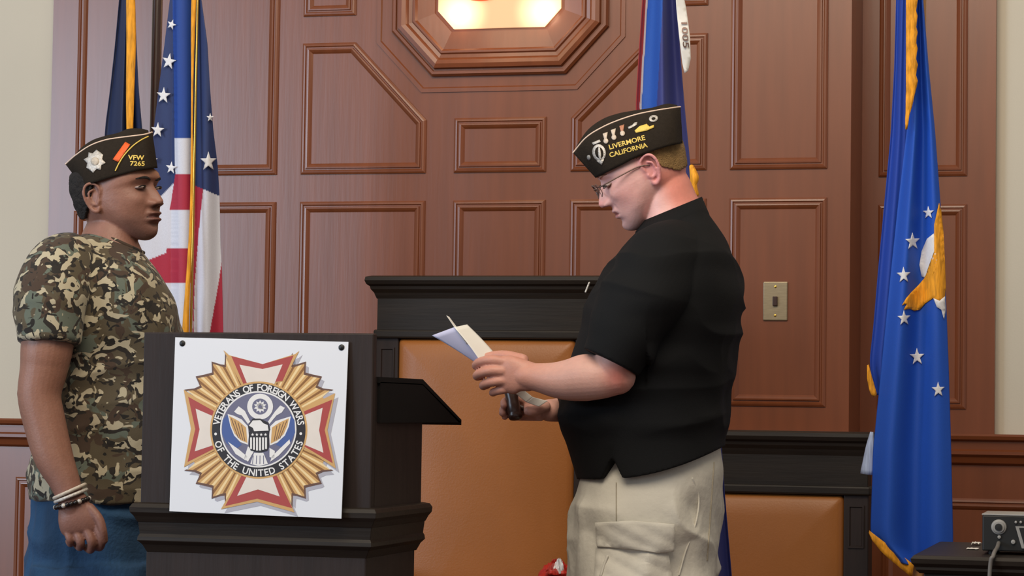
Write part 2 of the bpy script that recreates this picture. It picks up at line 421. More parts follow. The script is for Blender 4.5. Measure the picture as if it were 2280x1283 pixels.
# wainscot with chair rail all along
Yw = RC-0.06
Zr1 = W(2200, 967, Yw).z; Zr0 = W(2200, 1042, Yw).z
def rail(x0, x1, Yf):
    prof = [(0.0, 0.0), (0.045, 0.0), (0.05, -0.006), (0.046, -0.016), (0.030, -0.022), (0.030, -0.045), (0.036, -0.050), (0.036, -0.060), (0.024, -0.068), (0.016, -0.085), (0.0, -0.092)]
    R = [[(x, Yf-h, Zr1+z) for h, z in prof] for x in (x0, x1)]
    n = len(prof); v = [p for r in R for p in r]; f = [(j, (j+1) % n, n+(j+1) % n, n+j) for j in range(n)]
    f += [tuple(range(n)), tuple(range(n, 2*n))]
    return v, f
for x0, x1, Yf, pans in ((-5, X_l, Yw, 6), (X_r, 5, Yw, 6), (X_l, X_r, -0.02, 5)):
    obj('wainscot_board', G().box(x0, x1, Yf, RC, 0, Zr1-0.002), MT['wood'], wall)
    obj('chair_rail', rail(x0, x1, Yf), MT['woodh'], wall)
    obj('skirting_board', G().box(x0, x1, Yf-0.018, Yf, 0, 0.14), MT['woodh'], wall, bevel=0.004)
    wd = (x1-x0)/pans
    for k in range(pans):
        panel(rect(x0+k*wd+0.07, 0.24, x0+(k+1)*wd-0.07, Zr1-0.19), Yf)
# panelled octagonal frame
ocx = xw(1112, 100)
def chamf(hw, zb, ch, cv):
    """chamfered frame, half width, bottom height"""
    zc = W(1112, 165, 0).z + xw(1355, 100) - ocx; zt = 2*zc-zb
    return [(ocx-hw+ch, zb), (ocx+hw-ch, zb), (ocx+hw, zb+cv), (ocx+hw, zt-cv), (ocx+hw-ch, zt), (ocx-hw+ch, zt), (ocx-hw, zt-cv), (ocx-hw, zb+cv)]
hw0 = xw(1392, 100)-ocx
big = chamf(hw0, W(1112, 203, 0).z, 0.145, 0.155)
obj('octagon_border', sweep(big, 0, [(0, -0.001), (0, 0.004), (0.012, 0.004), (0.016, 0.0)]), MT['wood'], wall)
hw1 = xw(1356, 60)-ocx; zb1 = W(1112, 168, 0).z
oct1 = chamf(hw1, zb1, 0.130, 0.140)
FR = [(0, -0.002), (0, 0.010), (0.006, 0.018), (0.014, 0.018), (0.016, 0.012), (0.021, 0.012), (0.024, 0.026), (0.036, 0.030), (0.048, 0.026), (0.055, 0.016), (0.066, 0.014), (0.070, 0.020), (0.076, 0.020), (0.082, 0.012), (0.100, 0.010), (0.135, 0.006), (0.135, -0.002)]
obj('octagon_frame', sweep(oct1, 0, FR), MT['wood'], wall)
oin = inset(oct1, 0.133)
obj('octagon_sill', rings([[(x, -0.001, z) for x, z in oin], [(x, -0.001, z) for x, z in inset(oin, 0.03)]], caps=False), MT['wood'], wall)

# lit octagonal sign box
zl = W(1112, 63, 0).z; hwl = xw(1250, 20)-ocx
lit = chamf(hwl, zl, 0.05, 0.055)
lamp = empty('wall_light', (ocx, -0.03, zl)); props(lamp, 'glowing octagonal backlit glass panel set in the wooden octagon frame', 'light')
m = bpy.data.materials.new('lit_glass'); m.use_nodes = True; nt = m.node_tree
b_ = nt.nodes['Principled BSDF']; b_.inputs['Base Color'].default_value = S((150, 110, 80)); b_.inputs['Emission Color'].default_value = S((255, 200, 150))
geo = nt.nodes.new('ShaderNodeNewGeometry'); last = None
for px, py in ((1022, 30), (1212, 25)):      # the glass glows brightest over its two bulbs
    vm = nt.nodes.new('ShaderNodeVectorMath'); vm.operation = 'DISTANCE'; vm.inputs[1].default_value = W(px, py, -0.012)
    nt.links.new(geo.outputs['Position'], vm.inputs[0])
    mr = nt.nodes.new('ShaderNodeMapRange'); mr.interpolation_type = 'SMOOTHSTEP'; mr.inputs[1].default_value = 0.0; mr.inputs[2].default_value = 0.105; mr.inputs[3].default_value = 2.6; mr.inputs[4].default_value = 0.36
    nt.links.new(vm.outputs['Value'], mr.inputs[0])
    if last is None: last = mr.outputs[0]
    else:
        ad = nt.nodes.new('ShaderNodeMath'); nt.links.new(last, ad.inputs[0]); nt.links.new(mr.outputs[0], ad.inputs[1]); last = ad.outputs[0]
nt.links.new(last, b_.inputs['Emission Strength'])
MT['lit'] = m
m2 = mat('bulb_glass', S((255, 240, 220)), 0.3, emit=(S((255, 232, 200)), 6.0)); MT['bulb'] = m2
MT['shade'] = mat('lamp_red_arc', S((200, 70, 40)), 0.5, emit=(S((235, 110, 60)), 0.5))
n = len(lit)
obj('diffuser', (lambda g: (g[0], g[1]+[tuple(range(n, 2*n))]))(rings([[(x, -0.002, z) for x, z in lit], [(x, -0.012, z) for x, z in lit]], caps=False)), MT['lit'], lamp)
for px, py in ((1022, 32), (1212, 27)):
    c = W(px, py, -0.03); obj('bulb', ell(c, (Vector((0.030, 0, 0)), Vector((0, 0.016, 0)), Vector((0, 0, 0.026)))), MT['bulb'], lamp, smooth=True)
A = [W(1068+36*math.cos(t), -16+15*math.sin(t), -0.02) for t in np.linspace(0.0, PI, 9)]
obj('emblem', tube(A, 0.005, n=8), MT['shade'], lamp, smooth=True)
L = bpy.data.lights.new('sign_glow', 'POINT'); L.energy = 1.1; L.color = (1, 0.72, 0.42); L.shadow_soft_size = 0.12
o = bpy.data.objects.new('sign_glow', L); COL.objects.link(o); o.location = (ocx, -0.22, zl+0.08)

# key switch plate
c = W(1727, 671, 0)
sw = empty('key_switch', c); props(sw, 'tarnished metal switch plate with keyed slot on the right-hand wooden panel', 'switch')
pw, ph = 0.036, 0.057
obj('plate', G().box(c.x-pw, c.x+pw, -0.007, -0.001, c.z-ph, c.z+ph), MT['nickel'], sw, bevel=0.003)
obj('toggle', G().box(c.x-0.007, c.x+0.007, -0.016, -0.006, c.z-0.014, c.z+0.014), MT['gavel'], sw, bevel=0.002)
for s_ in (-1, 1): obj('screw', lathe((c.x, -0.007, c.z+s_*0.042), [(0.004, 0.0), (0.0035, 0.0015), (0.001, 0.002)], 12, Vector((0, -1, 0))), MT['brass'], sw)

# ------------------------------------------------------------------ chairs
def chair(xl, xr, top, mid, Yc, label, arm_z, crown=True, parts=None):
    """high-backed lodge chair: xl..xr posts outer edges, Yc front of back"""
    g0 = W(xl, 1000, Yc).x; g1 = W(xr, 1000, Yc).x
    zt = W((xl+xr)/2, top, Yc).z; zm = W((xl+xr)/2, mid, Yc).z
    pwid = 0.066
    t = empty('lodge_chair', ((g0+g1)/2, Yc, 0)); props(t, label, 'chair')
    for x in (g0, g1-pwid):
        obj('post', G().box(x, x+pwid, Yc-0.01, Yc+0.075, 0.0, zm), MT['darkv'], t, bevel=0.003)
        pn = rect(x+0.012, 0.75, x+pwid-0.012, zm-0.03)
        obj('post_panel', sweep(pn, Yc-0.01, [(0, -0.001), (0, 0.004), (0.004, 0.004), (0.007, -0.001)]), MT['darkv'], t)
    # headboard and its stepped crown
    obj('headboard', G().box(g0+0.002, g1-0.002, Yc-0.012, Yc+0.07, zm+0.018, zt-0.055), MT['dark'], t, bevel=0.002)
    obj('lower_rail', G().box(g0-0.006, g1+0.006, Yc-0.022, Yc+0.075, zm-0.004, zm+0.020), MT['dark'], t, bevel=0.005)
    prof = [(0.0, -0.060), (0.004, -0.050), (0.006, -0.044), (0.014, -0.034), (0.016, -0.026), (0.024, -0.020), (0.028, -0.010), (0.026, 0.0), (0.012, 0.004)]
    R = [[(g0-e, Yc-0.012-e, zt+z), (g1+e, Yc-0.012-e, zt+z), (g1+e, Yc+0.07+e, zt+z), (g0-e, Yc+0.07+e, zt+z)] for e, z in prof]
    obj('crown', rings(R), MT['dark'], t)
    # leather back pad
    n_ = 14; a, b, c, d = g0+pwid, g1-pwid, 0.50, zm-0.006
    R = []
    for k, (ins, h) in enumerate([(0, -0.02), (0, 0.004), (0.006, 0.014), (0.018, 0.021), (0.06, 0.026), (0.14, 0.030)]):
        poly = []
        for (cx_, cz_, a0) in ((b-ins-0.01, d-ins-0.01, 0), (a+ins+0.01, d-ins-0.01, 90), (a+ins+0.01, c+ins+0.01, 180), (b-ins-0.01, c+ins+0.01, 270)):
            for q in range(4):
                an = math.radians(a0+q*30); poly.append((cx_+0.01*math.cos(an), Yc-h, cz_+0.01*math.sin(an)))
        R.append(poly)
    obj('back_pad', rings(R), MT['leather'], t, autos=40)
    obj('back_board', G().box(g0+0.02, g1-0.02, Yc+0.03, Yc+0.06, 0.40, zm), MT['darkv'], t)
    # seat, arms, legs
    obj('seat_rail', G().box(g0, g1, Yc-0.50, Yc+0.05, 0.34, 0.42), MT['dark'], t, bevel=0.006)
    R = []
    for ins, h in ((0, 0.42), (0, 0.45), (0.012, 0.475), (0.05, 0.49), (0.12, 0.497)):
        R.append([(g0+0.05+ins, Yc-0.52+ins, h), (g1-0.05-ins, Yc-0.52+ins, h), (g1-0.05-ins, Yc-0.04-ins*0.3, h), (g0+0.05+ins, Yc-0.04-ins*0.3, h)])
    obj('seat_pad', rings(R), MT['leather'], t, bevel=0.006)
    for x in (g0, g1-pwid):
        obj('arm', G().box(x-0.004, x+pwid+0.004, Yc-0.46, Yc-0.01, arm_z-0.04, arm_z), MT['dark'], t, bevel=0.008)
        obj('arm_support', G().box(x+0.006, x+pwid-0.006, Yc-0.43, Yc-0.365, 0.42, arm_z-0.038), MT['darkv'], t, bevel=0.004)
        obj('front_leg', G().box(x+0.002, x+pwid-0.002, Yc-0.49, Yc-0.42, 0, 0.35), MT['darkv'], t, bevel=0.004)
    return t, g0, g1
YC = -0.55
CH1 = chair(836, 1332, 618, 752, YC, 'tall dark wooden chair with tan leather back, its stepped crown rising behind the lectern', 0.668)
ARM1 = (CH1[2]-0.066, CH1[2])
CH2 = chair(1440, 1936, 962, 1095, YC, 'lower dark wooden chair with tan leather back, right behind the man in khaki shorts', 0.655)

# red cloth bundle on the arm
ax0, ax1 = ARM1
cp = Vector(((ax0+ax1)/2, YC-0.30, 0.668))
rb = empty('cloth', cp); props(rb, 'crumpled red and white satin cloth on the arm of the tall chair', 'cloth')
def crumple(c, sx, sy, sz, seed):
    n, m_ = 40, 20; R = []
    for i in range(m_+1):
        b = (PI/2)*(i/m_)
        r = []
        for j in range(n):
            a = 2*PI*j/n
            q = np.array([[math.cos(a)*2.2+seed, math.sin(a)*2.2+seed*2, b*2.5]])
            k = 1+0.35*float(vnoise(q)[0])+0.12*math.sin(a*7+b*3+seed)
            zz = sz*math.sin(b)*(1+0.3*float(vnoise(q*2.3)[0]))
            r.append((c[0]+sx*math.cos(a)*math.cos(b)*k, c[1]+sy*math.sin(a)*math.cos(b)*k, c[2]+max(zz, 0.0005)))
        R.append(r)
    return rings(R)
obj('red_fold', crumple(cp+Vector((-0.004, 0, 0)), 0.034, 0.07, 0.040, 3.1), MT['redcloth'], rb)
obj('white_fold', crumple(cp+Vector((0.008, -0.03, 0.012)), 0.014, 0.025, 0.034, 8.4), MT['starw'], rb)

# ------------------------------------------------------------------ flags
def cloth(name, rows, d0, colorf, parent, fold, nu=90, nv=400, thick=0.0015):
    """draped cloth: rows (py, xl, xr); fold(u, t, px, py) gives depth offset"""
    rows = np.array([tuple(r)+(0,)*(4-len(r)) for r in rows], float); y0, y1 = rows[0, 0], rows[-1, 0]
    ys = np.linspace(y0, y1, nv); xl = np.interp(ys, rows[:, 0], rows[:, 1]); xr = np.interp(ys, rows[:, 0], rows[:, 2])
    # soften the outline
    k = np.ones(9)/9
    xl = np.convolve(np.pad(xl, 4, 'edge'), k, 'valid'); xr = np.convolve(np.pad(xr, 4, 'edge'), k, 'valid')
    sl = [0]*nv
    if rows.shape[1] > 3: sl = np.interp(ys, rows[:, 0], rows[:, 3])
    V = []; C = []
    for i in range(nv):
        u = np.linspace(0, 1, nu); px = xl[i]+(xr[i]-xl[i])*u; py = ys[i]+sl[i]*(u)
        dd = fold(u, (ys[i]-y0)/(y1-y0), px, py)
        for j in range(nu): V.append(tuple(P(px[j], py[j], d0+dd[j])))
        C.append(np.array([colorf(px[j], py[j]) for j in range(nu)]))
    F = [(i*nu+j, i*nu+j+1, (i+1)*nu+j+1, (i+1)*nu+j) for i in range(nv-1) for j in range(nu-1)]
    o = obj(name, (V, F), MT['cloth'], parent, smooth=True, recalc=False)
    setcolor(o.data, np.vstack(C))
    s_ = o.modifiers.new('thick', 'SOLIDIFY'); s_.thickness = thick; s_.offset = 1
    return o
def pole(px, d, parent, topz=2.9, r=0.0125, mat_=None, tilt=0.0, metal=None):
    a = P(px, 640, d)
    obj('pole', lathe((a.x, a.y, 0.03), [(r, 0), (r, topz-0.03)], 16), mat_ or MT['oak'], parent, smooth=False, autos=40)
    obj('finial', lathe((a.x, a.y, topz), [(r, 0), (0.02, 0.01), (0.012, 0.03), (0.028, 0.06), (0.016, 0.11), (0.001, 0.16)], 16), MT['brass'], parent, autos=40)
    obj('stand', lathe((a.x, a.y, 0.0), [(0.14, 0), (0.145, 0.012), (0.12, 0.03), (0.05, 0.05), (0.025, 0.10), (0.018, 0.16), (0.0135, 0.165)], 32), MT['brass'], parent, autos=40)
    return a
C3 = lambda *c: np.array(S(c)[:3])
# --- stars and stripes
dU = 6.55
ub = P(427, 640, dU); us = empty('flag', (ub.x, ub.y, 0)); props(us, 'stars-and-stripes flag in red, white and blue hanging behind the camouflage-shirted man', 'flag', 'flags on the stage')
NAVY, NAVY2, BRT, RED, WHT = C3(36, 52, 100), C3(30, 40, 80), C3(26, 66, 148), C3(172, 36, 62), C3(214, 216, 228)
def us_color(x, y):
    if x > 429:                                   # right-hand fold
        yb = 412+ (x-430)*0.42
        if y < yb: return NAVY
        x1 = np.interp(y, [415, 500, 640, 740], [453, 444, 433, 431])
        x2 = np.interp(y, [520, 580, 640, 740, 1300], [500, 494, 485, 467, 400])
        return RED if (x < x1 or x > x2) else WHT
    xm = np.interp(y, [0, 308, 390, 467, 552, 630, 760], [384, 389, 390, 378, 371, 364, 372])
    if x > xm:
        for lim, c in ((308, BRT), (388, WHT), (467, RED), (552, WHT), (630, RED), (742, WHT), (830, RED), (920, WHT)):
            if y < lim: return c
        return RED
    if y < np.interp(x, [330, 357, 390], [440, 438, 405]): return NAVY
    r = math.hypot(x-392, (y-640)); 
    if 540 < y < 800 and r < 95 and y > 560-(x-378)*0.4: return RED
    return WHT if y < 800 else RED
def us_fold(u, t, px, py):
    px = np.asarray(px)
    d = np.where(px < 389, 0.010+0.0022*np.cos((px-360)/8.0), 0)
    d = d+np.where((px >= 389) & (px < 429), -0.022*np.sin(np.clip((px-387)/42*PI, 0, PI))**0.7, 0)
    d = d+np.where(px >= 429, 0.012-0.030*np.sin(np.clip((px-429)/62*PI, 0, PI))+0.006*np.sin(px/7.0+t*3), 0)
    k = np.ones(11)/11; d = np.convolve(np.pad(d, 5, 'edge'), k, 'valid')
    return d+0.0025*np.sin(px/11.0+t*5)
usc = cloth('cloth', [(-400, 412, 434), (-60, 384, 440), (0, 378, 448), (100, 366, 462), (200, 353, 468), (290, 342, 475), (370, 338, 485), (440, 336, 489), (540, 306, 491), (600, 310, 494), (740, 318, 497), (1250, 330, 505)], dU, us_color, us, us_fold, 120, 620)
bu = bvh_of(usc)
for x, y, r, rot in ((376, 137, 17, -80), (364, 213, 17, -86), (351, 290, 16, -86), (381, 374, 13, -84), (382, 55, 11, -70), (464, 360, 20, -90), (468, 262, 9, -90), (343, 356, 9, -90)):
    pts = star(x, y, r*1.05, rot, 0.40, 0.92, 1.08)
    decal('star', pts, bu, 0.010, MT['starw'], us, 5)
ppt = P(427, 640, dU-0.05)
a = pole(427, dU-0.045, us, mat_=MT['brass'], r=0.0035)
cord = [P(427+q, y, dU-0.055) for y, q in ((-40, 6), (60, 3), (200, 1), (400, 0), (520, -3), (640, -9), (740, -14), (830, -12))]
obj('gold_cord', tube(cord, [0.007, 0.006, 0.003, 0.0035, 0.0045, 0.0065, 0.009, 0.008], n=10), MT['fringe'], us, smooth=True, label='gold cord beside the pole')
# --- dark blue flag at the far left
dL = 6.75
fb = P(290, 640, dL); fl = empty('flag', (fb.x, fb.y, 0)); props(fl, 'narrow furled navy flag with a gold fringe, leftmost, above the camouflage-shirted man', 'flag', 'flags on the stage')
nv_col = lambda x, y: C3(30, 42, 78)
flc = cloth('cloth', [(-400, 292, 312), (-60, 272, 298), (0, 266, 300), (100, 257, 303), (200, 246, 308), (290, 234, 316), (420, 230, 330), (700, 225, 345), (1180, 225, 350)], dL, nv_col, fl,
      lambda u, t, px, py: 0.03*np.sin(u*PI*3.2+0.6)*(0.5+t)+0.008*np.sin(u*19+t*4), 60, 220)
obj('fringe', tube([P(x, y, dL-0.045) for x, y in ((290, -60), (291, 0), (292, 100), (290, 200), (289, 300), (291, 420))], [0.010, 0.0125, 0.013, 0.0115, 0.009, 0.006], n=12, flat=0.4, up=FW), MT['fringe'], fl, smooth=True)
pole(337, dL+0.06, fl, r=0.014, mat_=MT['gavel'])  # pole darkened and set aside from the cloth to fill the dark strip there
# --- blue flag behind the man in black
dM = 6.0
mb = P(1480, 640, dM); fm = empty('flag', (mb.x, mb.y, 0)); props(fm, 'deep blue flag with a red edge hanging behind the man in the black shirt', 'flag', 'flags on the stage')
def mcol(x, y):
    e = np.interp(y, [-60, 0, 240, 1300], [1432, 1430, 1416, 1530])
    if x < e+8: return C3(160, 50, 48)
    if x < e+12: return C3(190, 184, 190)
    if x < e+46 and y < 260: return C3(30, 84, 176)
    return C3(56, 62, 128)
mfc = cloth('cloth', [(-400, 1478, 1500), (-60, 1434, 1502), (0, 1431, 1506), (120, 1423, 1514), (240, 1416, 1524), (420, 1425, 1542), (640, 1450, 1570), (900, 1480, 1600), (1100, 1500, 1613), (1290, 1520, 1629), (1420, 1535, 1640)], dM, mcol, fm,
      lambda u, t, px, py: 0.035*np.sin(u*PI*2.6+0.3)*(0.5+t)+0.007*np.sin(u*16+t*5), 70, 260)
bm_ = bvh_of(mfc)
# white campaign streamer with digits
sx = [(1503, -30), (1518, -30), (1528, 20), (1536, 80), (1538, 130), (1532, 158), (1524, 163), (1519, 140), (1512, 80), (1506, 20)]
V2, F2 = sub_poly(sx, 12)
st = obj('streamer', ([P(x, y, dM-0.06+0.004*math.sin(y/20)) for x, y in V2], F2), MT['paper'], fm, smooth=True, recalc=False, label='white streamer with dark digits')
s_ = st.modifiers.new('t', 'SOLIDIFY'); s_.thickness = 0.002
gv, gf = glyphs('1005', 17, 0.3)
V = []
for x, y in gv:      # rotated a quarter turn, reading downwards
    V.append(P(1519+y*1.1+0.15*x, 76+x*1.9, dM-0.066+0.004*math.sin((76+x*1.9)/20)))
obj('digits', (V, gf), MT['wire'], st, recalc=False)
pole(1490, dM+0.05, fm, r=0.012)
tz = [P(1540, 372, dM-0.05), P(1546, 395, dM-0.055), P(1545, 412, dM-0.055), P(1548, 432, dM-0.05)]
obj('gold_tassel', tube(tz, [0.006, 0.011, 0.008, 0.009], n=12, m=18), MT['fringe'], fm, smooth=True, label='bright gold tassel')
# --- royal blue flag at the right
dA = 6.2
ab = P(2035, 640, dA); fa = empty('flag', (ab.x, ab.y, 0)); props(fa, 'royal blue flag with white stars, a golden eagle and gold fringe at the right', 'flag', 'flags on the stage')
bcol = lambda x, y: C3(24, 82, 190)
bcol_shaded = lambda x, y: C3(26, 66, 170)  # same cloth, with the rear fold's shade put into a darker blue
backc = cloth('rear_fold', [(-400, 2032, 2046), (-60, 1998, 2035), (0, 1996, 2032), (150, 1992, 2030), (300, 1984, 2034), (450, 1970, 2030), (600, 1956, 2020), (720, 1946, 2010), (812, 1936, 2000, 0), (880, 1950, 1999, 0)], dA+0.035, bcol_shaded, fa,
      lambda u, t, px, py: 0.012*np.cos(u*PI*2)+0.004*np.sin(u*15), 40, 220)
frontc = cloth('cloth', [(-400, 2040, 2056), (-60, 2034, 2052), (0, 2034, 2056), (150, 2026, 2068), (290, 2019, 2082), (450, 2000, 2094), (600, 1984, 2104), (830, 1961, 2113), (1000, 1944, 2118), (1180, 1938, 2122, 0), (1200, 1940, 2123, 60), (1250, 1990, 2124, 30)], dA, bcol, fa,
      lambda u, t, px, py: 0.016*np.cos(u*PI*3.1+t)*(0.4+t)+0.006*np.sin(u*13+2*t), 80, 420)
ba = bvh_of(frontc)
for x, y, r in ((2067, 474, 15), (2032, 538, 20), (2012, 613, 19), (2013, 709, 18), (2042, 795, 20), (2089, 868, 18)):
    decal('star', star(x, y, r, -92, 0.4, 0.85, 1.0), ba, 0.0035, MT['starw'], fa, 4)
wing = [(2091, 452), (2096, 470), (2101, 520), (2104, 580), (2106, 640), (2104, 664), (2090, 672), (2078, 664), (2060, 676), (2048, 690), (2036, 693), (2026, 688), (2012, 690), (2020, 676), (2008, 680), (2018, 664), (2030, 650), (2044, 636), (2058, 620), (2076, 614), (2084, 600), (2080, 560), (2080, 500)]
decal('golden_wing', wing, ba, 0.0025, MT['fringe'], fa, 10)
body_ = [(2079, 520), (2064, 532), (2052, 560), (2047, 590), (2052, 616), (2066, 622), (2080, 612), (2086, 590), (2084, 550)]
decal('eagle_body', body_, ba, 0.0018, MT['starw'], fa, 10)
tail_ = [(2078, 664), (2092, 670), (2104, 660), (2106, 690), (2102, 712), (2096, 690), (2086, 684)]
decal('eagle_tail', tail_, ba, 0.0035, MT['starw'], fa, 10)
def ribbon(name, edge, w_, d, parent, dirx, diry):
    V = []; F = []
    for i, (x, y) in enumerate(edge):
        for k in range(4): V.append(P(x+dirx*w_[i]*k/3, y+diry*w_[i]*k/3, d+0.002*math.sin(i*1.7+k)))
    for i in range(len(edge)-1):
        for k in range(3): F.append((i*4+k, i*4+k+1, (i+1)*4+k+1, (i+1)*4+k))
    o = obj(name, (V, F), MT['fringe'], parent, smooth=True, recalc=False)
    s_ = o.modifiers.new('t', 'SOLIDIFY'); s_.thickness = 0.004; return o
E = [(2017-(y > 200)*(y-200)*0.02, y) for y in range(-60, 300, 12)]
ribbon('fringe', E, [24-2*math.sin(i*2.1) if y < 190 else max(2, 24*(1-(y-190)/110.0)) for i, (x, y) in enumerate(E)], dA-0.030, fa, 1, 0)
E = [(1934+i*3.1, 812+i*11) for i in range(7)]
ribbon('fringe', E, [2, 10, 16, 17, 18, 17, 12], dA+0.02, fa, -0.6, 0.62)
E = [(1936+i*9.0, 1182+i*6.9) for i in range(12)]
ribbon('fringe', E, [4, 16, 20, 24, 26, 27, 28, 28, 29, 29, 30, 30], dA-0.022, fa, -0.15, 0.95)
tas = [P(1941, 962, dA+0.03), P(1938, 990, dA+0.03), P(1934, 1020, dA+0.03), P(1930, 1056, dA+0.03)]
MT['paleblue'] = mat('pale_blue_cord', S((176, 192, 226)), 0.7, noise=(200, (1, 1, 0.1), 0.25, 2), bump=(200, 0.5, (1, 1, 0.1)))
obj('tassel', tube(tas, [0.004, 0.010, 0.013, 0.017], n=14, m=12, roundend=False), MT['paleblue'], fa, smooth=True, label='pale blue tassel')
pole(2048, dA+0.07, fa, r=0.012)

# ------------------------------------------------------------------ lectern
YP = P(572, 940, 5.0).y
def wx(px, py=940, Y=YP): return W(px, py, Y).x
def wz(py, px=600, Y=YP): return W(px, py, Y).z
lx0, lx1 = wx(316), wx(829)
zt, zs_, zl_, zb_ = wz(741), wz(840, 830), wz(1130), wz(1204)
lec = empty('lectern', ((lx0+lx1)/2, YP+0.2, 0)); props(lec, 'dark-stained wooden lectern carrying a white emblem sign on its front', 'lectern')
D = 0.34
obj('front_panel', G().box(lx0, lx1, YP, YP+0.022, zl_, zt), MT['darkv'], lec, bevel=0.003)
obj('side_panel', G().add([(lx0, YP+0.022, zl_), (lx0+0.02, YP+0.022, zl_), (lx0+0.02, YP+D, zl_), (lx0, YP+D, zl_), (lx0, YP+0.022, zs_), (lx0+0.02, YP+0.022, zs_), (lx0+0.02, YP+D, zs_-0.01), (lx0, YP+D, zs_-0.01)], [(0,3,2,1),(4,5,6,7),(0,1,5,4),(1,2,6,5),(2,3,7,6),(3,0,4,7)]), MT['darkv'], lec)
obj('side_panel', G().add([(lx1-0.02, YP+0.022, zl_), (lx1, YP+0.022, zl_), (lx1, YP+D, zl_), (lx1-0.02, YP+D, zl_), (lx1-0.02, YP+0.022, zs_), (lx1, YP+0.022, zs_), (lx1, YP+D, zs_-0.01), (lx1-0.02, YP+D, zs_-0.01)], [(0,3,2,1),(4,5,6,7),(0,1,5,4),(1,2,6,5),(2,3,7,6),(3,0,4,7)]), MT['darkv'], lec)
# slanted black reading board that drops towards the speaker
za, zb2 = zs_+0.001, zs_-0.085
bx0, bx1 = lx0+0.03, lx1+0.006
v = []
for (y, z) in ((YP+0.025, za), (YP+D-0.02, za), (YP+D+0.28, zb2)):
    for x in (bx0, bx1):
        for t_ in (0, -0.012): v.append((x, y, z+t_))
# apron hanging from the board's right edge, closing the triangle
bd = G().add(v, [(0,2,6,4),(1,5,7,3),(0,4,5,1),(2,3,7,6),(4,6,10,8),(5,9,11,7),(4,8,9,5),(6,7,11,10),(0,1,3,2),(8,10,11,9)])
obj('reading_board', bd, MT['blackboard'], lec)
ap = G().add([(bx1, YP+0.03, za-0.01), (bx1, YP+D-0.02, za-0.01), (bx1, YP+D+0.28, zb2-0.006), (bx1, YP+0.03, zb2-0.006), (bx1-0.014, YP+0.03, za-0.01), (bx1-0.014, YP+D-0.02, za-0.01), (bx1-0.014, YP+D+0.28, zb2-0.006), (bx1-0.014, YP+0.03, zb2-0.006)],
    [(0,1,2,3),(7,6,5,4),(0,4,5,1),(1,5,6,2),(2,6,7,3),(3,7,4,0)])
obj('board_apron', ap, MT['blackboard'], lec, label='matt black side piece under the board')
obj('shelf', G().box(lx0+0.02, lx1-0.02, YP+0.022, YP+D, zl_+0.02, zl_+0.04), MT['darkv'], lec)
# moulded ledge and plinth
def step(prof):
    return rings([[(lx0-e, YP-e, z), (lx1+e, YP-e, z), (lx1+e, YP+D+0.02+e*0.6, z), (lx0-e, YP+D+0.02+e*0.6, z)] for e, z in prof])
z0 = zl_
obj('ledge', step([(0.0, z0+0.004), (0.012, z0+0.002), (0.017, z0-0.006), (0.016, z0-0.016), (0.010, z0-0.024), (0.006, z0-0.032), (0.004, z0-0.036)]), MT['dark'], lec, bevel=0.001)
obj('cornice', step([(0.003, z0-0.035), (0.0, z0-0.060), (0.003, z0-0.066), (0.004, z0-0.074), (-0.004, z0-0.082), (-0.012, z0-0.098)]), MT['dark'], lec, bevel=0.001)
obj('base', G().box(lx0+0.010, lx1-0.012, YP+0.012, YP+D, 0.09, z0-0.095), MT['darkv'], lec, bevel=0.003)
obj('plinth', G().box(lx0-0.01, lx1+0.01, YP-0.01, YP+D+0.02, 0.0, 0.10), MT['dark'], lec, bevel=0.006)
obj('front_moulding', sweep(rect(lx0+0.05, 0.16, lx1-0.05, z0-0.15), YP+0.012, [(0, -0.001), (0, 0.006), (0.01, 0.009), (0.02, 0.0)]), MT['dark'], lec)

# emblem sign
ZS1, ZS0 = W(575, 758, YP).z, W(575, 1146, YP).z
def leanY(z): return YP-0.004-0.024*(ZS1-z)/(ZS1-ZS0)      # the board leans out over the ledge below it
def WS(px, py, off=0):
    q = W(px, py, YP)
    for _ in range(4): q = W(px, py, leanY(q.z)-off)
    return q
def SG(cx_, cy_, lay=0):
    """sign-crop coordinates -> world on the sign's plane"""
    return WS(360+cx_/2.916, 730+cy_/2.916, 0.0003*lay+0.0019)
sg = empty('sign', tuple(WS(575, 950))); props(sg, 'white square sign with gold and red cross-shaped medal emblem, screwed to the lectern front', 'sign')
quad = [(88, 62), (1212, 92), (1166, 1240), (50, 1192)]
Vf = [WS(360+x/2.916, 730+y/2.916, 0.0015) for x, y in quad]; Vb_ = [p+Vector((0, 0.0025, 0)) for p in Vf]
obj('board', (Vf+Vb_, [(0,1,2,3),(7,6,5,4),(0,4,5,1),(1,5,6,2),(2,6,7,3),(3,7,4,0)]), MT['white'], sg)
def ink(name, rgb, rough=0.4): 
    return mat(name, S(rgb), rough, noise=(30, (1, 1, 1), 0.03, 2))
IK = {'shadow': ink('print_shade', (176, 176, 188)), 'gold': ink('print_gold', (206, 164, 104)), 'gold2': ink('print_gold_light', (238, 212, 160)), 'gold3': ink('print_gold_dark', (140, 96, 48)),
      'red': ink('print_red', (170, 70, 66)), 'white': ink('print_white', (226, 218, 210)), 'edge': ink('print_brown', (104, 74, 60)), 'ring': ink('print_black', (38, 34, 38)),
      'blue': ink('print_blue', (72, 96, 158)), 'grey': ink('print_grey_blue', (108, 108, 134)), 'cream': ink('print_cream', (232, 232, 232))}
def flat(name, polys, ik, lay, parent=None):
    if 1 < len(polys) <= 12:
        for p in polys: o = flat(name, [p], ik, lay, parent)
        return o
    V = []; F = []
    for p in polys:
        b = len(V); V += [SG(x, y, lay) for x, y in p]; F.append(tuple(range(b, b+len(p))))
    o = obj(name, (V, F), IK[ik], parent or sg, recalc=False)
    if len(polys) > 1: o['kind'] = 'stuff'
    return o
EC = (630, 665)
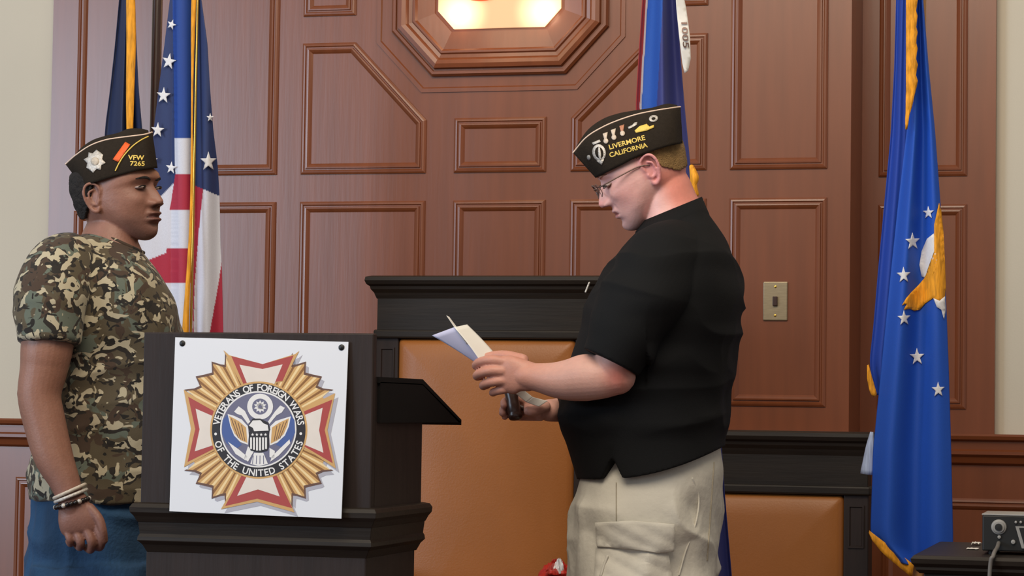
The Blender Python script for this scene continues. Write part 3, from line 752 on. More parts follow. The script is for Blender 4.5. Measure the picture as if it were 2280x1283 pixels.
def pol(r, a): return (EC[0]+r*math.cos(math.radians(a)), EC[1]-r*math.sin(math.radians(a)))
def circ(r, c=EC, n=64): return [(c[0]+r*math.cos(2*PI*k/n), c[1]-r*math.sin(2*PI*k/n)) for k in range(n)]
arms = [([(400, 145), (436, 178), (655, 236), (868, 170), (893, 150), (790, 350), (510, 345)], [(452, 184), (655, 236), (856, 180), (785, 345), (525, 342)], [(505, 240), (655, 268), (785, 238), (738, 342), (550, 338)]),
        ([(143, 402), (190, 655), (145, 905), (330, 800), (335, 530)], [(172, 448), (218, 658), (168, 872), (325, 790), (330, 540)], [(220, 525), (246, 660), (215, 803), (318, 768), (314, 570)]),
        ([(1125, 425), (1076, 665), (1130, 915), (940, 780), (935, 520)], [(1108, 466), (1058, 665), (1110, 880), (936, 770), (932, 540)], [(1045, 520), (1022, 665), (1050, 812), (948, 765), (946, 562)]),
        ([(385, 1178), (620, 1130), (862, 1200), (770, 985), (500, 985)], [(412, 1158), (620, 1110), (848, 1172), (755, 985), (512, 985)], [(490, 1092), (625, 1050), (766, 1096), (725, 990), (548, 990)])]
ray_groups = []
zig = [(113.5, 545), (117.5, 475), (120, 490), (124.5, 538), (129, 478), (134, 500), (139.6, 535), (143, 475), (147, 495), (151.5, 548)]
def zr(a):
    if a < 113.2 or a > 151.8: return 468
    return np.interp(a, [q[0] for q in zig], [q[1] for q in zig])
lightw = []; darkw = []; midw = []; outl = []
for base in (0, 1, 2, 3):
    def mp(a):
        return {0: a, 1: 180-a, 2: 360-a, 3: 180+a}[base]
    N = 28; prev = None; fan = []
    for k in range(N):
        a0 = 107+51*k/N; a1 = 107+51*(k+1)/N
        q = [pol(300, mp(a0)), pol(zr(a0), mp(a0)), pol(zr(a1), mp(a1)), pol(300, mp(a1))]
        if base in (1, 2): q = q[::-1]
        (lightw, midw, darkw, midw)[k % 4].append(q)
        if k % 4 == 2:
            pass
    for k in range(9):
        (a0, r0q), (a1, r1q) = zig[k], zig[k+1]
        q = [pol(r0q-14, mp(a0)), pol(r0q+3, mp(a0)), pol(r1q+3, mp(a1)), pol(r1q-14, mp(a1))]
        outl.append(q[::-1] if base in (1, 2) else q)
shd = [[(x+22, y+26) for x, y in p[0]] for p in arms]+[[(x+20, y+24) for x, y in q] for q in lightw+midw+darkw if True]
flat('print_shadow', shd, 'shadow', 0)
flat('gold_rays', midw, 'gold', 1); flat('light_rays', lightw, 'gold2', 1); flat('dark_rays', darkw, 'gold3', 1); flat('ray_edge', outl, 'edge', 1.6)
def pullin(poly, rr):
    # the two points next to the ring slide under it
    out = []
    for x, y in poly:
        r_q = math.hypot(x-EC[0], y-EC[1]); k = rr/r_q if r_q < 372 and abs(abs(x-EC[0])-abs(y-EC[1])) > 60 and r_q < 350 else 1
        out.append((EC[0]+(x-EC[0])*k, EC[1]+(y-EC[1])*k))
    return out
arms = [(pullin(a, 296), pullin(b, 296), pullin(c, 300)) for a, b, c in arms]
for e_, r_, w_ in arms:
    flat('cross_arm_border', [e_], 'gold', 2.0); flat('cross_arm', [r_], 'red', 2.5); flat('cross_arm_centre', [w_], 'white', 3.0)
flat('ring_border', [circ(316)], 'gold', 3.5); flat('ring', [circ(304)], 'ring', 4); flat('ring_inner_border', [circ(248, (627, 660))], 'cream', 4.5); flat('blue_disc', [circ(238, (627, 660))], 'grey', 5)
flat('sea', [[(395, 600), (430, 560), (470, 700), (520, 760), (480, 790), (420, 750), (392, 690)], [(862, 600), (836, 560), (795, 700), (740, 760), (790, 780), (840, 740), (866, 680)]], 'blue', 5.5)
flat('wing', [[(428, 560), (470, 572), (520, 596), (560, 640), (566, 700), (560, 760), (510, 742), (470, 700), (446, 640)], [(838, 575), (790, 590), (740, 606), (705, 640), (698, 700), (702, 765), (752, 745), (800, 700), (826, 640)]], 'cream', 6)
flat('wing_gold', [[(438, 572), (500, 606), (548, 648), (556, 748), (512, 730), (474, 688), (452, 636)], [(826, 588), (764, 616), (716, 648), (708, 752), (750, 732), (792, 690), (816, 636)]], 'gold', 6.5)
flat('feather_line', [[(450+22*k, 590+14*k), (454+22*k, 588+14*k), (500+14*k, 716+6*k), (496+14*k, 718+6*k)] for k in range(4)]+[[(812-22*k, 600+12*k), (816-22*k, 602+12*k), (768-12*k, 722+5*k), (764-12*k, 720+5*k)] for k in range(4)], 'edge', 6.8)
flat('scroll', [[(470, 545), (500, 510), (540, 540), (575, 610), (560, 625), (520, 570), (490, 560)], [(800, 520), (770, 505), (735, 545), (690, 610), (700, 625), (745, 570), (780, 550)]], 'cream', 6.8)
flat('talon', [[(430, 740), (500, 790), (560, 840), (545, 862), (480, 820)], [(560, 770), (600, 800), (560, 870), (535, 850)], [(830, 725), (835, 750), (760, 830), (705, 870), (715, 835)], [(700, 780), (735, 800), (730, 850), (700, 840)], [(600, 812), (660, 812), (690, 885), (632, 898), (575, 885)]], 'cream', 7)
flat('tail_line', [[(592+22*k, 830), (597+22*k, 830), (592+24*k, 885), (587+24*k, 885)] for k in range(4)], 'grey', 7.3)
flat('rosette', [circ(84, (639, 512), 32)], 'cream', 7.2); flat('rosette_centre', [circ(52, (639, 512), 24)], 'grey', 7.6)
flat('rosette_star', [star(639, 512, 42, -90, 0.5), star(639, 512, 42, 90, 0.5)], 'cream', 8)
flat('rosette_dot', [circ(13, (639, 512), 12)], 'grey', 8.4)
flat('eagle_outline', [[(560, 640), (590, 590), (640, 590), (690, 615), (705, 660), (690, 690), (575, 690)]], 'ring', 7.8)
flat('eagle_head', [[(566, 636), (592, 602), (640, 600), (660, 620), (688, 632), (694, 668), (600, 672), (592, 650)]], 'cream', 8.2)
flat('shield', [[(566, 676), (696, 676), (696, 770), (684, 798), (632, 812), (578, 798), (566, 770)]], 'ring', 8.6)
flat('shield_stripe', [[(574+19.5*k, 712), (586+19.5*k, 712), (586+19.5*k, 800-abs(k-2.5)*5), (574+19.5*k, 800-abs(k-2.5)*5)] for k in range(6)], 'cream', 9)
flat('shield_star', [star(590+28*k, 694, 11, -90, 0.45) for k in range(4)], 'cream', 9)
def arc_text(txt, radius, a0, a1, inward, size):
    gl_ = [glyphs(ch, size, 1.3, 'LEFT') if ch != ' ' else ([], []) for ch in txt]
    wd_ = [(max(x for x, y in g_[0])-min(x for x, y in g_[0])) if g_[0] else size*0.42 for g_ in gl_]
    tot = sum(wd_)*0.92; gap = (abs(a1-a0)*PI/180*radius-tot)/(len(txt)-1); pos = 0; sg_ = 1 if a1 > a0 else -1
    for k, ch in enumerate(txt):
        half = wd_[k]*0.92/2; pos += half; a = math.radians(a0)+sg_*pos/radius; pos += half+gap
        if ch == ' ': continue
        gv_, gf_ = gl_[k]; mid = (max(x for x, y in gv_)+min(x for x, y in gv_))/2; V = []
        for x, y in gv_:
            x = (x-mid)*0.92
            if not inward: ux, uy = math.cos(a), math.sin(a); rx, ry = math.sin(a), -math.cos(a)
            else: ux, uy = -math.cos(a), -math.sin(a); rx, ry = -math.sin(a), math.cos(a)
            yy = y-size*0.34
            X_ = EC[0]+radius*math.cos(a)+rx*x+ux*yy; Y_ = EC[1]-(radius*math.sin(a)+ry*x+uy*yy)
            V.append(SG(X_, Y_, 5))
        obj('letter', (V, gf_), IK['cream'], sg, recalc=False)
arc_text('VETERANS OF FOREIGN WARS', 277, 173, 7, False, 62)
arc_text('OF THE UNITED STATES', 277, 195, 345, True, 62)
flat('ring_dot', [circ(9, (350, 690), 12), circ(9, (903, 688), 12)], 'cream', 5)
for x, y in ((134, 102), (1167, 128)):
    p = SG(x, y, 0); obj('screw', lathe((p.x, p.y+0.001, p.z), [(0.0065, 0), (0.006, 0.002), (0.003, 0.0035), (0.0005, 0.004)], 16, Vector((0, -1, 0))), MT['black'], sg, autos=40)

# ------------------------------------------------------------------ table, amplifier
dT = 5.38
tf = P(2034, 1243, dT); YT = tf.y; zT = P(2034, 1236, dT).z; xT = tf.x
tb = empty('table', (xT+0.45, YT+0.25, 0)); props(tb, 'dark wooden side table at the lower right holding the amplifier', 'table')
R = [[(xT-e, YT-e, z), (xT+0.95+e, YT-e, z), (xT+0.95+e, YT+0.62+e, z), (xT-e, YT+0.62+e, z)] for e, z in ((-0.012, zT-0.040), (-0.004, zT-0.032), (-0.004, zT-0.026), (0.004, zT-0.018), (0.006, zT-0.008), (0.0, zT-0.001), (-0.006, zT))]
obj('table_top', rings(R), MT['dark'], tb)
obj('apron', G().box(xT+0.02, xT+0.93, YT+0.02, YT+0.60, zT-0.16, zT-0.04), MT['dark'], tb, bevel=0.003)
for x in (xT+0.02, xT+0.87):
    for y in (YT+0.02, YT+0.54): obj('leg', G().box(x, x+0.06, y, y+0.06, 0, zT-0.1), MT['darkv'], tb, bevel=0.004)
aY = YT+0.10
a0 = W(2187, 1180, aY).x; az = zT+0.008; az1 = W(2230, 1148, aY).z
am = empty('amplifier', (a0+0.12, aY+0.1, zT)); props(am, 'small black amplifier with round knobs and a cable, on the side table', 'amplifier')
aw = 0.27
obj('case', G().box(a0, a0+aw, aY, aY+0.17, az, az1), MT['black'], am, bevel=0.003)
obj('lid', G().box(a0-0.001, a0+aw+0.001, aY-0.001, aY+0.171, az1-0.0005, az1+0.003), MT['grey'], am, bevel=0.001)
for x in (a0+0.02, a0+aw-0.02):
    for y in (aY+0.02, aY+0.15): obj('foot', lathe((x, y, zT), [(0.008, 0), (0.009, 0.009)], 12), MT['black'], am)
kc = W(2224, 1174, aY)
obj('knob', lathe((kc.x, aY, kc.z), [(0.017, 0), (0.016, 0.003), (0.0125, 0.004), (0.012, 0.008), (0.002, 0.009)], 24, Vector((0, -1, 0))), MT['grey'], am, autos=40)
obj('socket', lathe((kc.x, aY-0.008, kc.z), [(0.008, 0), (0.008, 0.003), (0.001, 0.0035)], 20, Vector((0, -1, 0))), MT['black'], am, autos=40)
for px, py, r in ((2256, 1207, 0.005), (2225, 1196, 0.004), (2262, 1163, 0.003), (2273, 1163, 0.003)):
    q = W(px, py, aY); obj('knob', lathe((q.x, aY, q.z), [(r, 0), (r*0.9, 0.005), (0.001, 0.006)], 16, Vector((0, -1, 0))), MT['grey'], am, autos=40)
q = W(2261, 1172, aY); 
scr = [(0, 0), (0.09, 0), (0.082, -0.048), (0.014, -0.048)]
def slab(pts, y0_, y1_): 
    n = len(pts); return ([(x, y0_, z) for x, z in pts]+[(x, y1_, z) for x, z in pts], [tuple(range(n)), tuple(range(2*n-1, n-1, -1))]+[(i, (i+1) % n, n+(i+1) % n, n+i) for i in range(n)])
obj('display_frame', slab([(q.x+a, q.z+b) for a, b in scr], aY-0.005, aY), MT['grey'], am)
obj('display', slab([(q.x+a*0.86+0.008, q.z+b*0.86-0.003) for a, b in scr], aY-0.006, aY-0.004), MT['black'], am)
cab = [Vector((kc.x, aY-0.006, az+0.018)), Vector((kc.x, aY-0.05, az+0.01)), Vector((kc.x-0.004, YT-0.012, zT+0.004)), Vector((kc.x-0.012, YT-0.016, zT-0.05)), Vector((kc.x-0.02, YT-0.014, zT-0.4)), Vector((kc.x+0.05, YT-0.05, 0.006))]
obj('cable', tube(cab, 0.0045, n=10, m=60), MT['cable'], am, smooth=True)
for (px, py, w_, lab) in ((2174, 1212, 0.020, 'small crumpled white paper scrap by the amplifier, the one farther back'), (2166, 1222, 0.026, 'thin flat white paper slip near the table edge left of the amplifier')):
    r = RAY(px, py); t_ = (zT+0.002-CAM.z)/r.z; c = CAM+r*t_
    n_ = 7; V = [(c.x+w_*(i/(n_-1)-0.5), c.y+0.022*(j/2-0.5)*2, zT+0.0015+(0.005 if w_ < 0.025 else 0.001)*abs(math.sin(i*1.3+j))) for i in range(n_) for j in range(3)]
    F = [(i*3+j, (i+1)*3+j, (i+1)*3+j+1, i*3+j+1) for i in range(n_-1) for j in range(2)]
    o = obj('paper_slip', (V, F), MT['paper'], loc=c, recalc=False); props(o, lab, 'paper')
    s_ = o.modifiers.new('t', 'SOLIDIFY'); s_.thickness = 0.0008; s_.offset = 1

# ------------------------------------------------------------------ people
def sstep(x, a, b):
    t = np.clip((x-a)/(b-a), 0, 1); return t*t*(3-2*t)
def head_local(opt):
    prof = [(.096,.045),(.0895,.028),(.092,.010),(.094,-.010),(.0955,-.026),(.0965,-.038),(.0965,-.047),(.096,-.056),(.0955,-.067),(.0945,-.082),(.088,-.096),(.070,-.103),(.045,-.098),(.02,-.090),(-.01,-.085),(-.05,-.075),(-.078,-.04),(-.094,0),(-.101,.04),(-.096,.08),(-.072,.112),(-.03,.130),(.01,.132),(.05,.122),(.08,.096),(.0945,.070)]
    for k, v_ in opt.get('prof', {}).items(): prof[k] = v_
    c = np.array([0.0, 0.012]); pp = np.array(prof+prof[:3]+[prof[3]])
    na, nb = 260, 150
    q = catmull(np.vstack([pp[:len(prof)+1]]), na+1)[:-1]
    # closed curve: good enough smoothing at the seam
    be = np.linspace(-PI/2+0.01, PI/2-0.01, nb)
    cb = np.cos(be)**opt.get('e', 0.80); sb = np.sign(be)*np.abs(np.sin(be))**0.92
    X = c[0]+(q[:, 0]-c[0])[None, :]*cb[:, None]; Z = c[1]+(q[:, 1]-c[1])[None, :]*cb[:, None]
    Y = (opt.get('w', 0.0755)*sb)[:, None]*np.ones_like(X)
    fz = np.interp(Z, [-.105, -.09, -.075, -.055, -.03, 0, .03, .07, .12], [.60, .68, .76, .87, .94, .98, 1, 1, .95])
    jaw = opt.get('jaw', 1.0)
    fz = np.where(Z < 0, 1-(1-fz)/jaw, fz)
    Y = Y*fz*(1-0.16*sstep(X, .045, .10)*sstep(-Z, .0, .07))
    F = sstep(X, .02, .06)
    g = lambda y0, z0, sy, sz, a: a*np.exp(-((np.abs(Y)-y0)/sy)**2-((Z-z0)/sz)**2)
    nt_, nl = opt.get('nose', .027), opt.get('nosew', 1.0)
    An = np.interp(Z, [-.031, -.026, -.020, -.012, -.004, .012, .026, .036], [0, .004, nt_*.82, nt_, nt_*.86, nt_*.52, nt_*.2, 0])
    sn = np.interp(Z, [-.02, -.005, .02], [.0135, .0100, .0085])*nl
    dX = An*np.exp(-(np.abs(Y)/sn)**2.2)
    dX += g(.0145*nl, -.0165, .0062, .0075, .011)
    dX += g(.028, .046, .020, .008, opt.get('brow', .004)) + g(.0, .046, .012, .012, .002)
    dX += g(.033, .024, .015, .0105, -.012) + g(.032, .0215, .0125, .0075, .0075)
    dX += g(.017, .022, .006, .012, -.004)
    dX += g(.046, -.008, .018, .016, opt.get('cheek', .005)) + g(.030, -.050, .012, .020, opt.get('jowl', .0))
    dX += np.exp(-(np.abs(Y)/.023)**4)*(opt.get('lip', .006)*np.exp(-((Z+.0395)/.0048)**2)+opt.get('lip', .006)*np.exp(-((Z+.0548)/.0052)**2))
    dX -= np.exp(-(np.abs(Y)/.026)**4)*.0052*np.exp(-((Z+.0470+.12*np.abs(Y)*opt.get('frown', .6))/.0018)**2)
    nlx = .018+(-.012-Z)*.42
    dX -= sstep(-Z, .008, .018)*(1-sstep(-Z, .034, .050))*.0022*np.exp(-((np.abs(Y)-nlx)/.0045)**2)
    dX += g(0, -.084, .014, .010, opt.get('chin', .004)) - g(0, -.0665, .020, .006, .0045)
    dX += g(.030, .008, .012, .003, .0016)
    X = X+dX*F
    # nostril hollows
    X = X-F*g(.0075, -.0235, .0040, .0030, .004)
    bk = opt.get('back', 1.0); X = np.where(X < 0, X*bk, X)
    zf = opt.get('zflat', .058); k_ = np.clip((Z-zf)/.07, 0, 1)   # the part of the skull inside the cap
    Z = np.where(Z > zf, zf+(Z-zf)*.50, Z); X = X*(1-.13*k_); Y = Y*(1-.10*k_)
    V = np.stack([X, Y, Z], -1)
    R = [[tuple(V[i, j]) for j in range(na)] for i in range(nb)]
    return rings(R)
def ear_local(s, opt={}):
    """ear on side s (+1 left), local coords"""
    y = s*0.072; out = []; ex = opt.get('earx', -.010); ez = -.002
    k = opt.get('ear', 1.0)
    def q(u, v_, o=0): return (ex+u*k, y+s*(o+0.25*max(0, -u)), ez+v_*k)
    hel = [(.010, .004, .004), (.013, .018, .006), (.008, .029, .009), (-.003, .0335, .012), (-.013, .029, .014), (-.0175, .016, .014), (-.016, .000, .012), (-.011, -.014, .008), (-.003, -.024, .005), (.005, -.026, .003), (.008, -.018, .002)]
    out.append(tube([q(*h) for h in hel], [.0030, .0034, .0036, .0038, .0038, .0036, .0034, .0036, .0050, .0048, .0034], n=10, m=50))
    ant = [(-.002, .020, .008), (-.009, .014, .010), (-.009, .000, .008), (-.004, -.010, .006), (.004, -.012, .004)]
    out.append(tube([q(*h) for h in ant], .0030, n=10, m=24))
    out.append(tube([q(.009, .002, .003), q(.0085, -.006, .005), q(.007, -.012, .003)], [.003, .0034, .003], n=8, m=12))
    out.append(ell(q(-.003, .003, -.002), (Vector((.014*k, 0, 0)), Vector((.0, .007, 0)), Vector((0, 0, .027*k)))))
    return out
def frame(fwd2, pitch, tilt=0.0, side=1):
    """head axes: fwd2 = (right, toward) components, pitch down positive"""
    f0 = (RT*fwd2[0]-FW*fwd2[1]).normalized()
    f = f0*math.cos(pitch)-UP*math.sin(pitch); u = f0*math.sin(pitch)+UP*math.cos(pitch)
    l = u.cross(f)
    u2 = u*math.cos(tilt)+l*math.sin(tilt); l2 = u2.cross(f)
    return f, l2, u2
class HF:
    def __init__(s, o, f, l, u, k, kz=1.0): s.o, s.f, s.l, s.u, s.k, s.kz = Vector(o), f, l, u, k, kz
    def __call__(s, p): return s.o+(s.f*p[0]+s.l*p[1]+s.u*(p[2]*s.kz))*s.k
    def mesh(s, vf): return [tuple(s(p)) for p in vf[0]], vf[1]
    def inv(s, c):
        q = c-np.array(s.o); return np.stack([q@np.array(s.f)/s.k, q@np.array(s.l)/s.k, q@np.array(s.u)/s.k/s.kz], -1)
def finger(pts, r0, r1, d0):
    n = len(pts); return tube([P(x, y, d0+d) for x, y, d in pts], list(np.linspace(r0, r1, n)), n=12, m=n*6)
def folds(me, amp, dirs, seed=0, mask=None):
    """cloth folds: sum of warped noise bands; dirs = list of (scale vector along world axes)"""
    c = coords(me); nr = normals(me); d = np.zeros(len(c))
    for k, (sc, a) in enumerate(dirs):
        q = c@np.stack([np.array(RT), np.array(FW), np.array(UP)], 1)
        w_ = vnoise(q*6+seed+k*7)*0.5
        v_ = vnoise(q*np.array(sc)+w_[:, None]+seed*3+k*11)
        d += a*(1-np.abs(v_)*2.2)
    if mask is not None: d *= mask(c)
    setco(me, c+nr*(d*amp)[:, None])

# ================= man on the left, camouflage T-shirt =================
d1 = 5.80
def A1(x, y, dd=0): return P(x, y, d1+dd)
foot = A1(230, 640); man1 = empty('person', (foot.x, foot.y, 0))
props(man1, 'man in camouflage T-shirt, blue jeans and dark cap standing behind the lectern', 'person')
f1 = frame((math.cos(math.radians(24)), math.sin(math.radians(24))), math.radians(-3.0))
H1 = HF(A1(262, 444, 0.0), *f1, 1.045, 0.94)
opt1 = dict(nose=.025, nosew=1.22, lip=.0120, brow=.005, cheek=.006, jaw=1.25, chin=.003, frown=1.0, ear=1.12, w=.076)
pcs = [H1.mesh(head_local(opt1))]
for s_ in (1, -1):
    for e_ in ear_local(s_, opt1): pcs.append(H1.mesh(e_))
pcs.append(loft([(212, 440, 300, 465, .048, .0), (203, 475, 306, 510, .058, .0), (192, 500, 306, 532, .066, .0), (178, 530, 320, 566, .080, 0), (160, 575, 330, 600, .11, 0)], d1, n=40, e=2.1))
# torso core, arms, legs below the clothes
core = [(170, 570, 330, 600, .12, 0), (125, 620, 360, 640, .16, 0), (110, 750, 395, 750, .16, 0), (95, 900, 395, 900, .14, 0), (85, 1040, 385, 1040, .14, 0), (90, 1150, 350, 1150, .12, 0), (110, 1240, 330, 1240, .09, 0)]
pcs.append(loft(core, d1, n=36))
pcs.append(tube([A1(140, 605, -.12), A1(118, 680, -.18), A1(105, 770, -.21), A1(98, 820, -.215), A1(88, 880, -.22), A1(99, 940, -.225), A1(119, 1016, -.235), A1(143, 1070, -.245), A1(157, 1108, -.25), A1(163, 1130, -.25)],
                [.062, .060, .0590, .054, .0490, .0475, .0440, .0350, .0305, .030], n=28, m=60))
pcs.append(ell(A1(58, 876, -.215), (RT*.020, FW*.03, UP*.026)))
# hand: palm and five fingers, loosely closed
pcs.append(loft([(132, 1112, 190, 1100, .024, -.25), (130, 1140, 204, 1128, .025, -.252), (130, 1165, 218, 1152, .024, -.255), (136, 1186, 226, 1174, .020, -.255), (146, 1196, 222, 1186, .014, -.252)], d1, n=30, e=2.4, m=24))
for pts, ra, rb_ in (([(216, 1172, -.262), (226, 1198, -.266), (223, 1218, -.250), (214, 1218, -.232)], .0110, .0088),
                     ([(194, 1180, -.264), (204, 1207, -.268), (202, 1224, -.250), (193, 1220, -.230)], .0112, .0090),
                     ([(172, 1186, -.262), (179, 1208, -.266), (178, 1219, -.248), (171, 1214, -.228)], .0106, .0086),
                     ([(150, 1184, -.260), (156, 1202, -.263), (157, 1211, -.248), (153, 1206, -.230)], .0096, .0080),
                     ([(200, 1132, -.262), (220, 1156, -.270), (229, 1182, -.272), (232, 1204, -.264)], .0120, .0085)):
    pcs.append(finger(pts, ra, rb_, d1))
# far arm hangs behind the lectern
pcs.append(tube([A1(250, 620, .15), A1(270, 760, .21), A1(285, 890, .22), A1(320, 1010, .18), A1(345, 1090, .14)], [.055, .054, .046, .042, .030], n=24, m=36))
pcs.append(loft([(325, 1090, 368, 1080, .020, .13), (325, 1130, 385, 1120, .022, .12), (335, 1175, 390, 1165, .018, .11)], d1, n=24, m=12))
for k in range(4): pcs.append(finger([(345+14*k, 1165, .11), (348+14*k, 1195, .11), (346+14*k, 1212, .13)], .0100, .0085, d1))
pcs.append(finger([(330, 1120, .12), (322, 1150, .10), (326, 1175, .09)], .012, .0095, d1))
for dd in (-.07, .07):
    pcs.append(tube([A1(225, 1200, dd), A1(220, 1450, dd), A1(215, 1640, dd*1.1)]+[Vector((A1(212, 1700, dd*1.2).x, A1(212, 1700, dd*1.2).y, 0.11))], [.07, .055, .05, .040], n=24, m=30))
me = fuse(pcs, 0.0026, 2, 0.4)
c = coords(me); L_ = H1.inv(c); px, py, dd_ = pix(c)
base = np.array(S((150, 106, 88))[:3]); col = np.tile(base, (len(c), 1))
inh = (L_[:, 2] > -.12) & (np.abs(L_[:, 1]) < .1) & (np.abs(L_[:, 0]) < .16)
def blend(col, mask, rgb, a=1.0):
    t = (mask*a)[:, None]; return col*(1-t)+np.array(S(rgb)[:3])*t
G3 = lambda x0, y0, z0, sx, sy, sz: np.exp(-((L_[:, 0]-x0)/sx)**2-((np.abs(L_[:, 1])-y0)/sy)**2-((L_[:, 2]-z0)/sz)**2)
col = blend(col, inh*1.0, (146, 102, 86))
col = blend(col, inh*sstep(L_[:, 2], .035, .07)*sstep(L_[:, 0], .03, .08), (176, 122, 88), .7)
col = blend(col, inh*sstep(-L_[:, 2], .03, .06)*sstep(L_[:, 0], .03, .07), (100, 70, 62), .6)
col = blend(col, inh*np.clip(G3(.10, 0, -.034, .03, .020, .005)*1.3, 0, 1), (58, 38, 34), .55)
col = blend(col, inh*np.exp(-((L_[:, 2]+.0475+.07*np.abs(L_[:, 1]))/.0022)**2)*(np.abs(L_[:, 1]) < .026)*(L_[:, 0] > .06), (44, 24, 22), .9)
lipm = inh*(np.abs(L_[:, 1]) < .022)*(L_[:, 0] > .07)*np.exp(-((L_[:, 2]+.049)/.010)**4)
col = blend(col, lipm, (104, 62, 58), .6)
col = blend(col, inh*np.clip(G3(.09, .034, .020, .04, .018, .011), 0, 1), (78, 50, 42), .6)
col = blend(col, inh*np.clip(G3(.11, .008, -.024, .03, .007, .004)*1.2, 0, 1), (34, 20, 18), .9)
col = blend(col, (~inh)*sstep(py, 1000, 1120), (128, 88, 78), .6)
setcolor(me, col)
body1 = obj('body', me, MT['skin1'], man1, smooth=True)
b1 = bvh_of(body1)
def eyes(H, parent, z=.0215, open_=.0052, look=0.0, side=(1, -1), depth=.0925, k=1.0):
    for s_ in side:
        c_ = H((depth-.0105, s_*.0325, z)); 
        e = obj('eye', ell(c_, (H.f*.0125*H.k, H.l*.0145*H.k, H.u*open_*1.25*H.k), 20, 12), MT['eyew'], parent, smooth=True)
        ic = H((depth-.0105+.0095, s_*.0325+look, z-.0005))
        obj('iris', ell(ic, (H.f*.0036*H.k, H.l*.0064*H.k, H.u*open_*0.95*H.k), 16, 8), MT['iris'], e, smooth=True)
        arc = [H((depth+.0005-.0065*(u_**2), s_*.0325+u_*.0150, z+open_*1.05*(1-u_*u_)+.0003)) for u_ in np.linspace(-1, 1, 9)]
        obj('upper_lash', tube(arc, [.0006]+[.0013]*7+[.0006], n=8), MT['hair'], e, smooth=True)
eyes(H1, man1, depth=.0920, open_=.0031)
MT['brow1'] = MT['hair']
def brow(H, parent, m_, z0=.040, r=.0034, bv=None):
    for s_ in (1, -1):
        pts = []
        for u_ in np.linspace(0, 1, 8):
            y = .012+.036*u_; z = z0+.006*math.sin(u_*PI*.75)-.003*u_
            p = H((0.2, s_*y, z)); h = bv.ray_cast(p, -H.f, .3)
            pts.append((h[0] if h[0] is not None else H((.095, s_*y, z)))+H.f*.0002)
        obj('eyebrow', tube(pts, [r*.7, r, r, r, r*.95, r*.8, r*.6, r*.3], n=8, flat=.45, up=H.f), m_, parent, smooth=True)
brow(H1, man1, MT['hair'], bv=b1)
def hair_patch(H, parent, m_, sel, off, noise_a, opt, label=None):
    v, f = head_local(opt); A_ = np.array(v)
    keep = sel(A_); nn = [q for q in f if all(keep[i] for i in q)]
    idx = sorted({i for q in nn for i in q}); mp_ = {i: k for k, i in enumerate(idx)}
    cen = np.array([0, 0, .03]); B_ = A_[idx]; dr = B_-cen; dr /= np.linalg.norm(dr, axis=1)[:, None]
    B_ = B_+dr*(off+noise_a*vnoise(B_*140))[:, None]
    o = obj('hair', ([tuple(H(p)) for p in B_], [[mp_[i] for i in q] for q in nn]), m_, parent, smooth=True, label=label)
    s_ = o.modifiers.new('t', 'SOLIDIFY'); s_.thickness = off*2.0; s_.offset = 0 
    return o
hair_patch(H1, man1, MT['hair'], lambda A_: (A_[:, 2] > np.interp(A_[:, 0], [-.1, -.045, -.020, -.006, .018, .035], [-.036, -.042, -.004, .048, .048, .052])) & (A_[:, 0] < .034) & (A_[:, 2] < .075), .0045, .002, opt1)
# T-shirt
torso = [(203, 508, 318, 562, .066, 0), (182, 522, 326, 572, .088, 0), (150, 548, 341, 592, .135, 0), (120, 592, 362, 622, .180, 0), (104, 650, 386, 668, .195, 0), (98, 720, 404, 728, .195, 0), (92, 800, 412, 805, .185, 0), (82, 890, 414, 890, .178, 0), (70, 980, 410, 985, .172, 0), (63, 1050, 402, 1055, .172, 0), (66, 1112, 392, 1128, .174, 0)]
sh = [loft(torso, d1, n=80, m=90, e=2.35)]
sh.append(tube([A1(175, 575, -.09), A1(140, 600, -.135), A1(118, 650, -.18), A1(108, 710, -.20), A1(106, 763, -.212)], [.066, .082, .084, .076, .0700], n=40, m=40, roundend=False))
sh.append(tube([A1(250, 600, .10), A1(262, 680, .18), A1(272, 760, .20)], [.07, .078, .07], n=30, m=24, roundend=False))
me = fuse(sh, 0.0038, 3, 0.5)
folds(me, 1.0, [((8, 8, 16), .0045), ((16, 16, 9), .0025)], 2.0, lambda c: sstep(pix(c)[1], 560, 680))
shirt = obj('t_shirt', me, MT['camo'], man1, smooth=True)
obj('collar', tube([A1(201+118*(0.5-0.5*math.cos(t)), 507+54*(0.5-0.5*math.cos(t))+2, -.068*math.sin(t)) for t in np.linspace(0, 2*PI, 25)], .0048, n=10, m=80, flat=1.0), MT['camo'], man1, smooth=True)
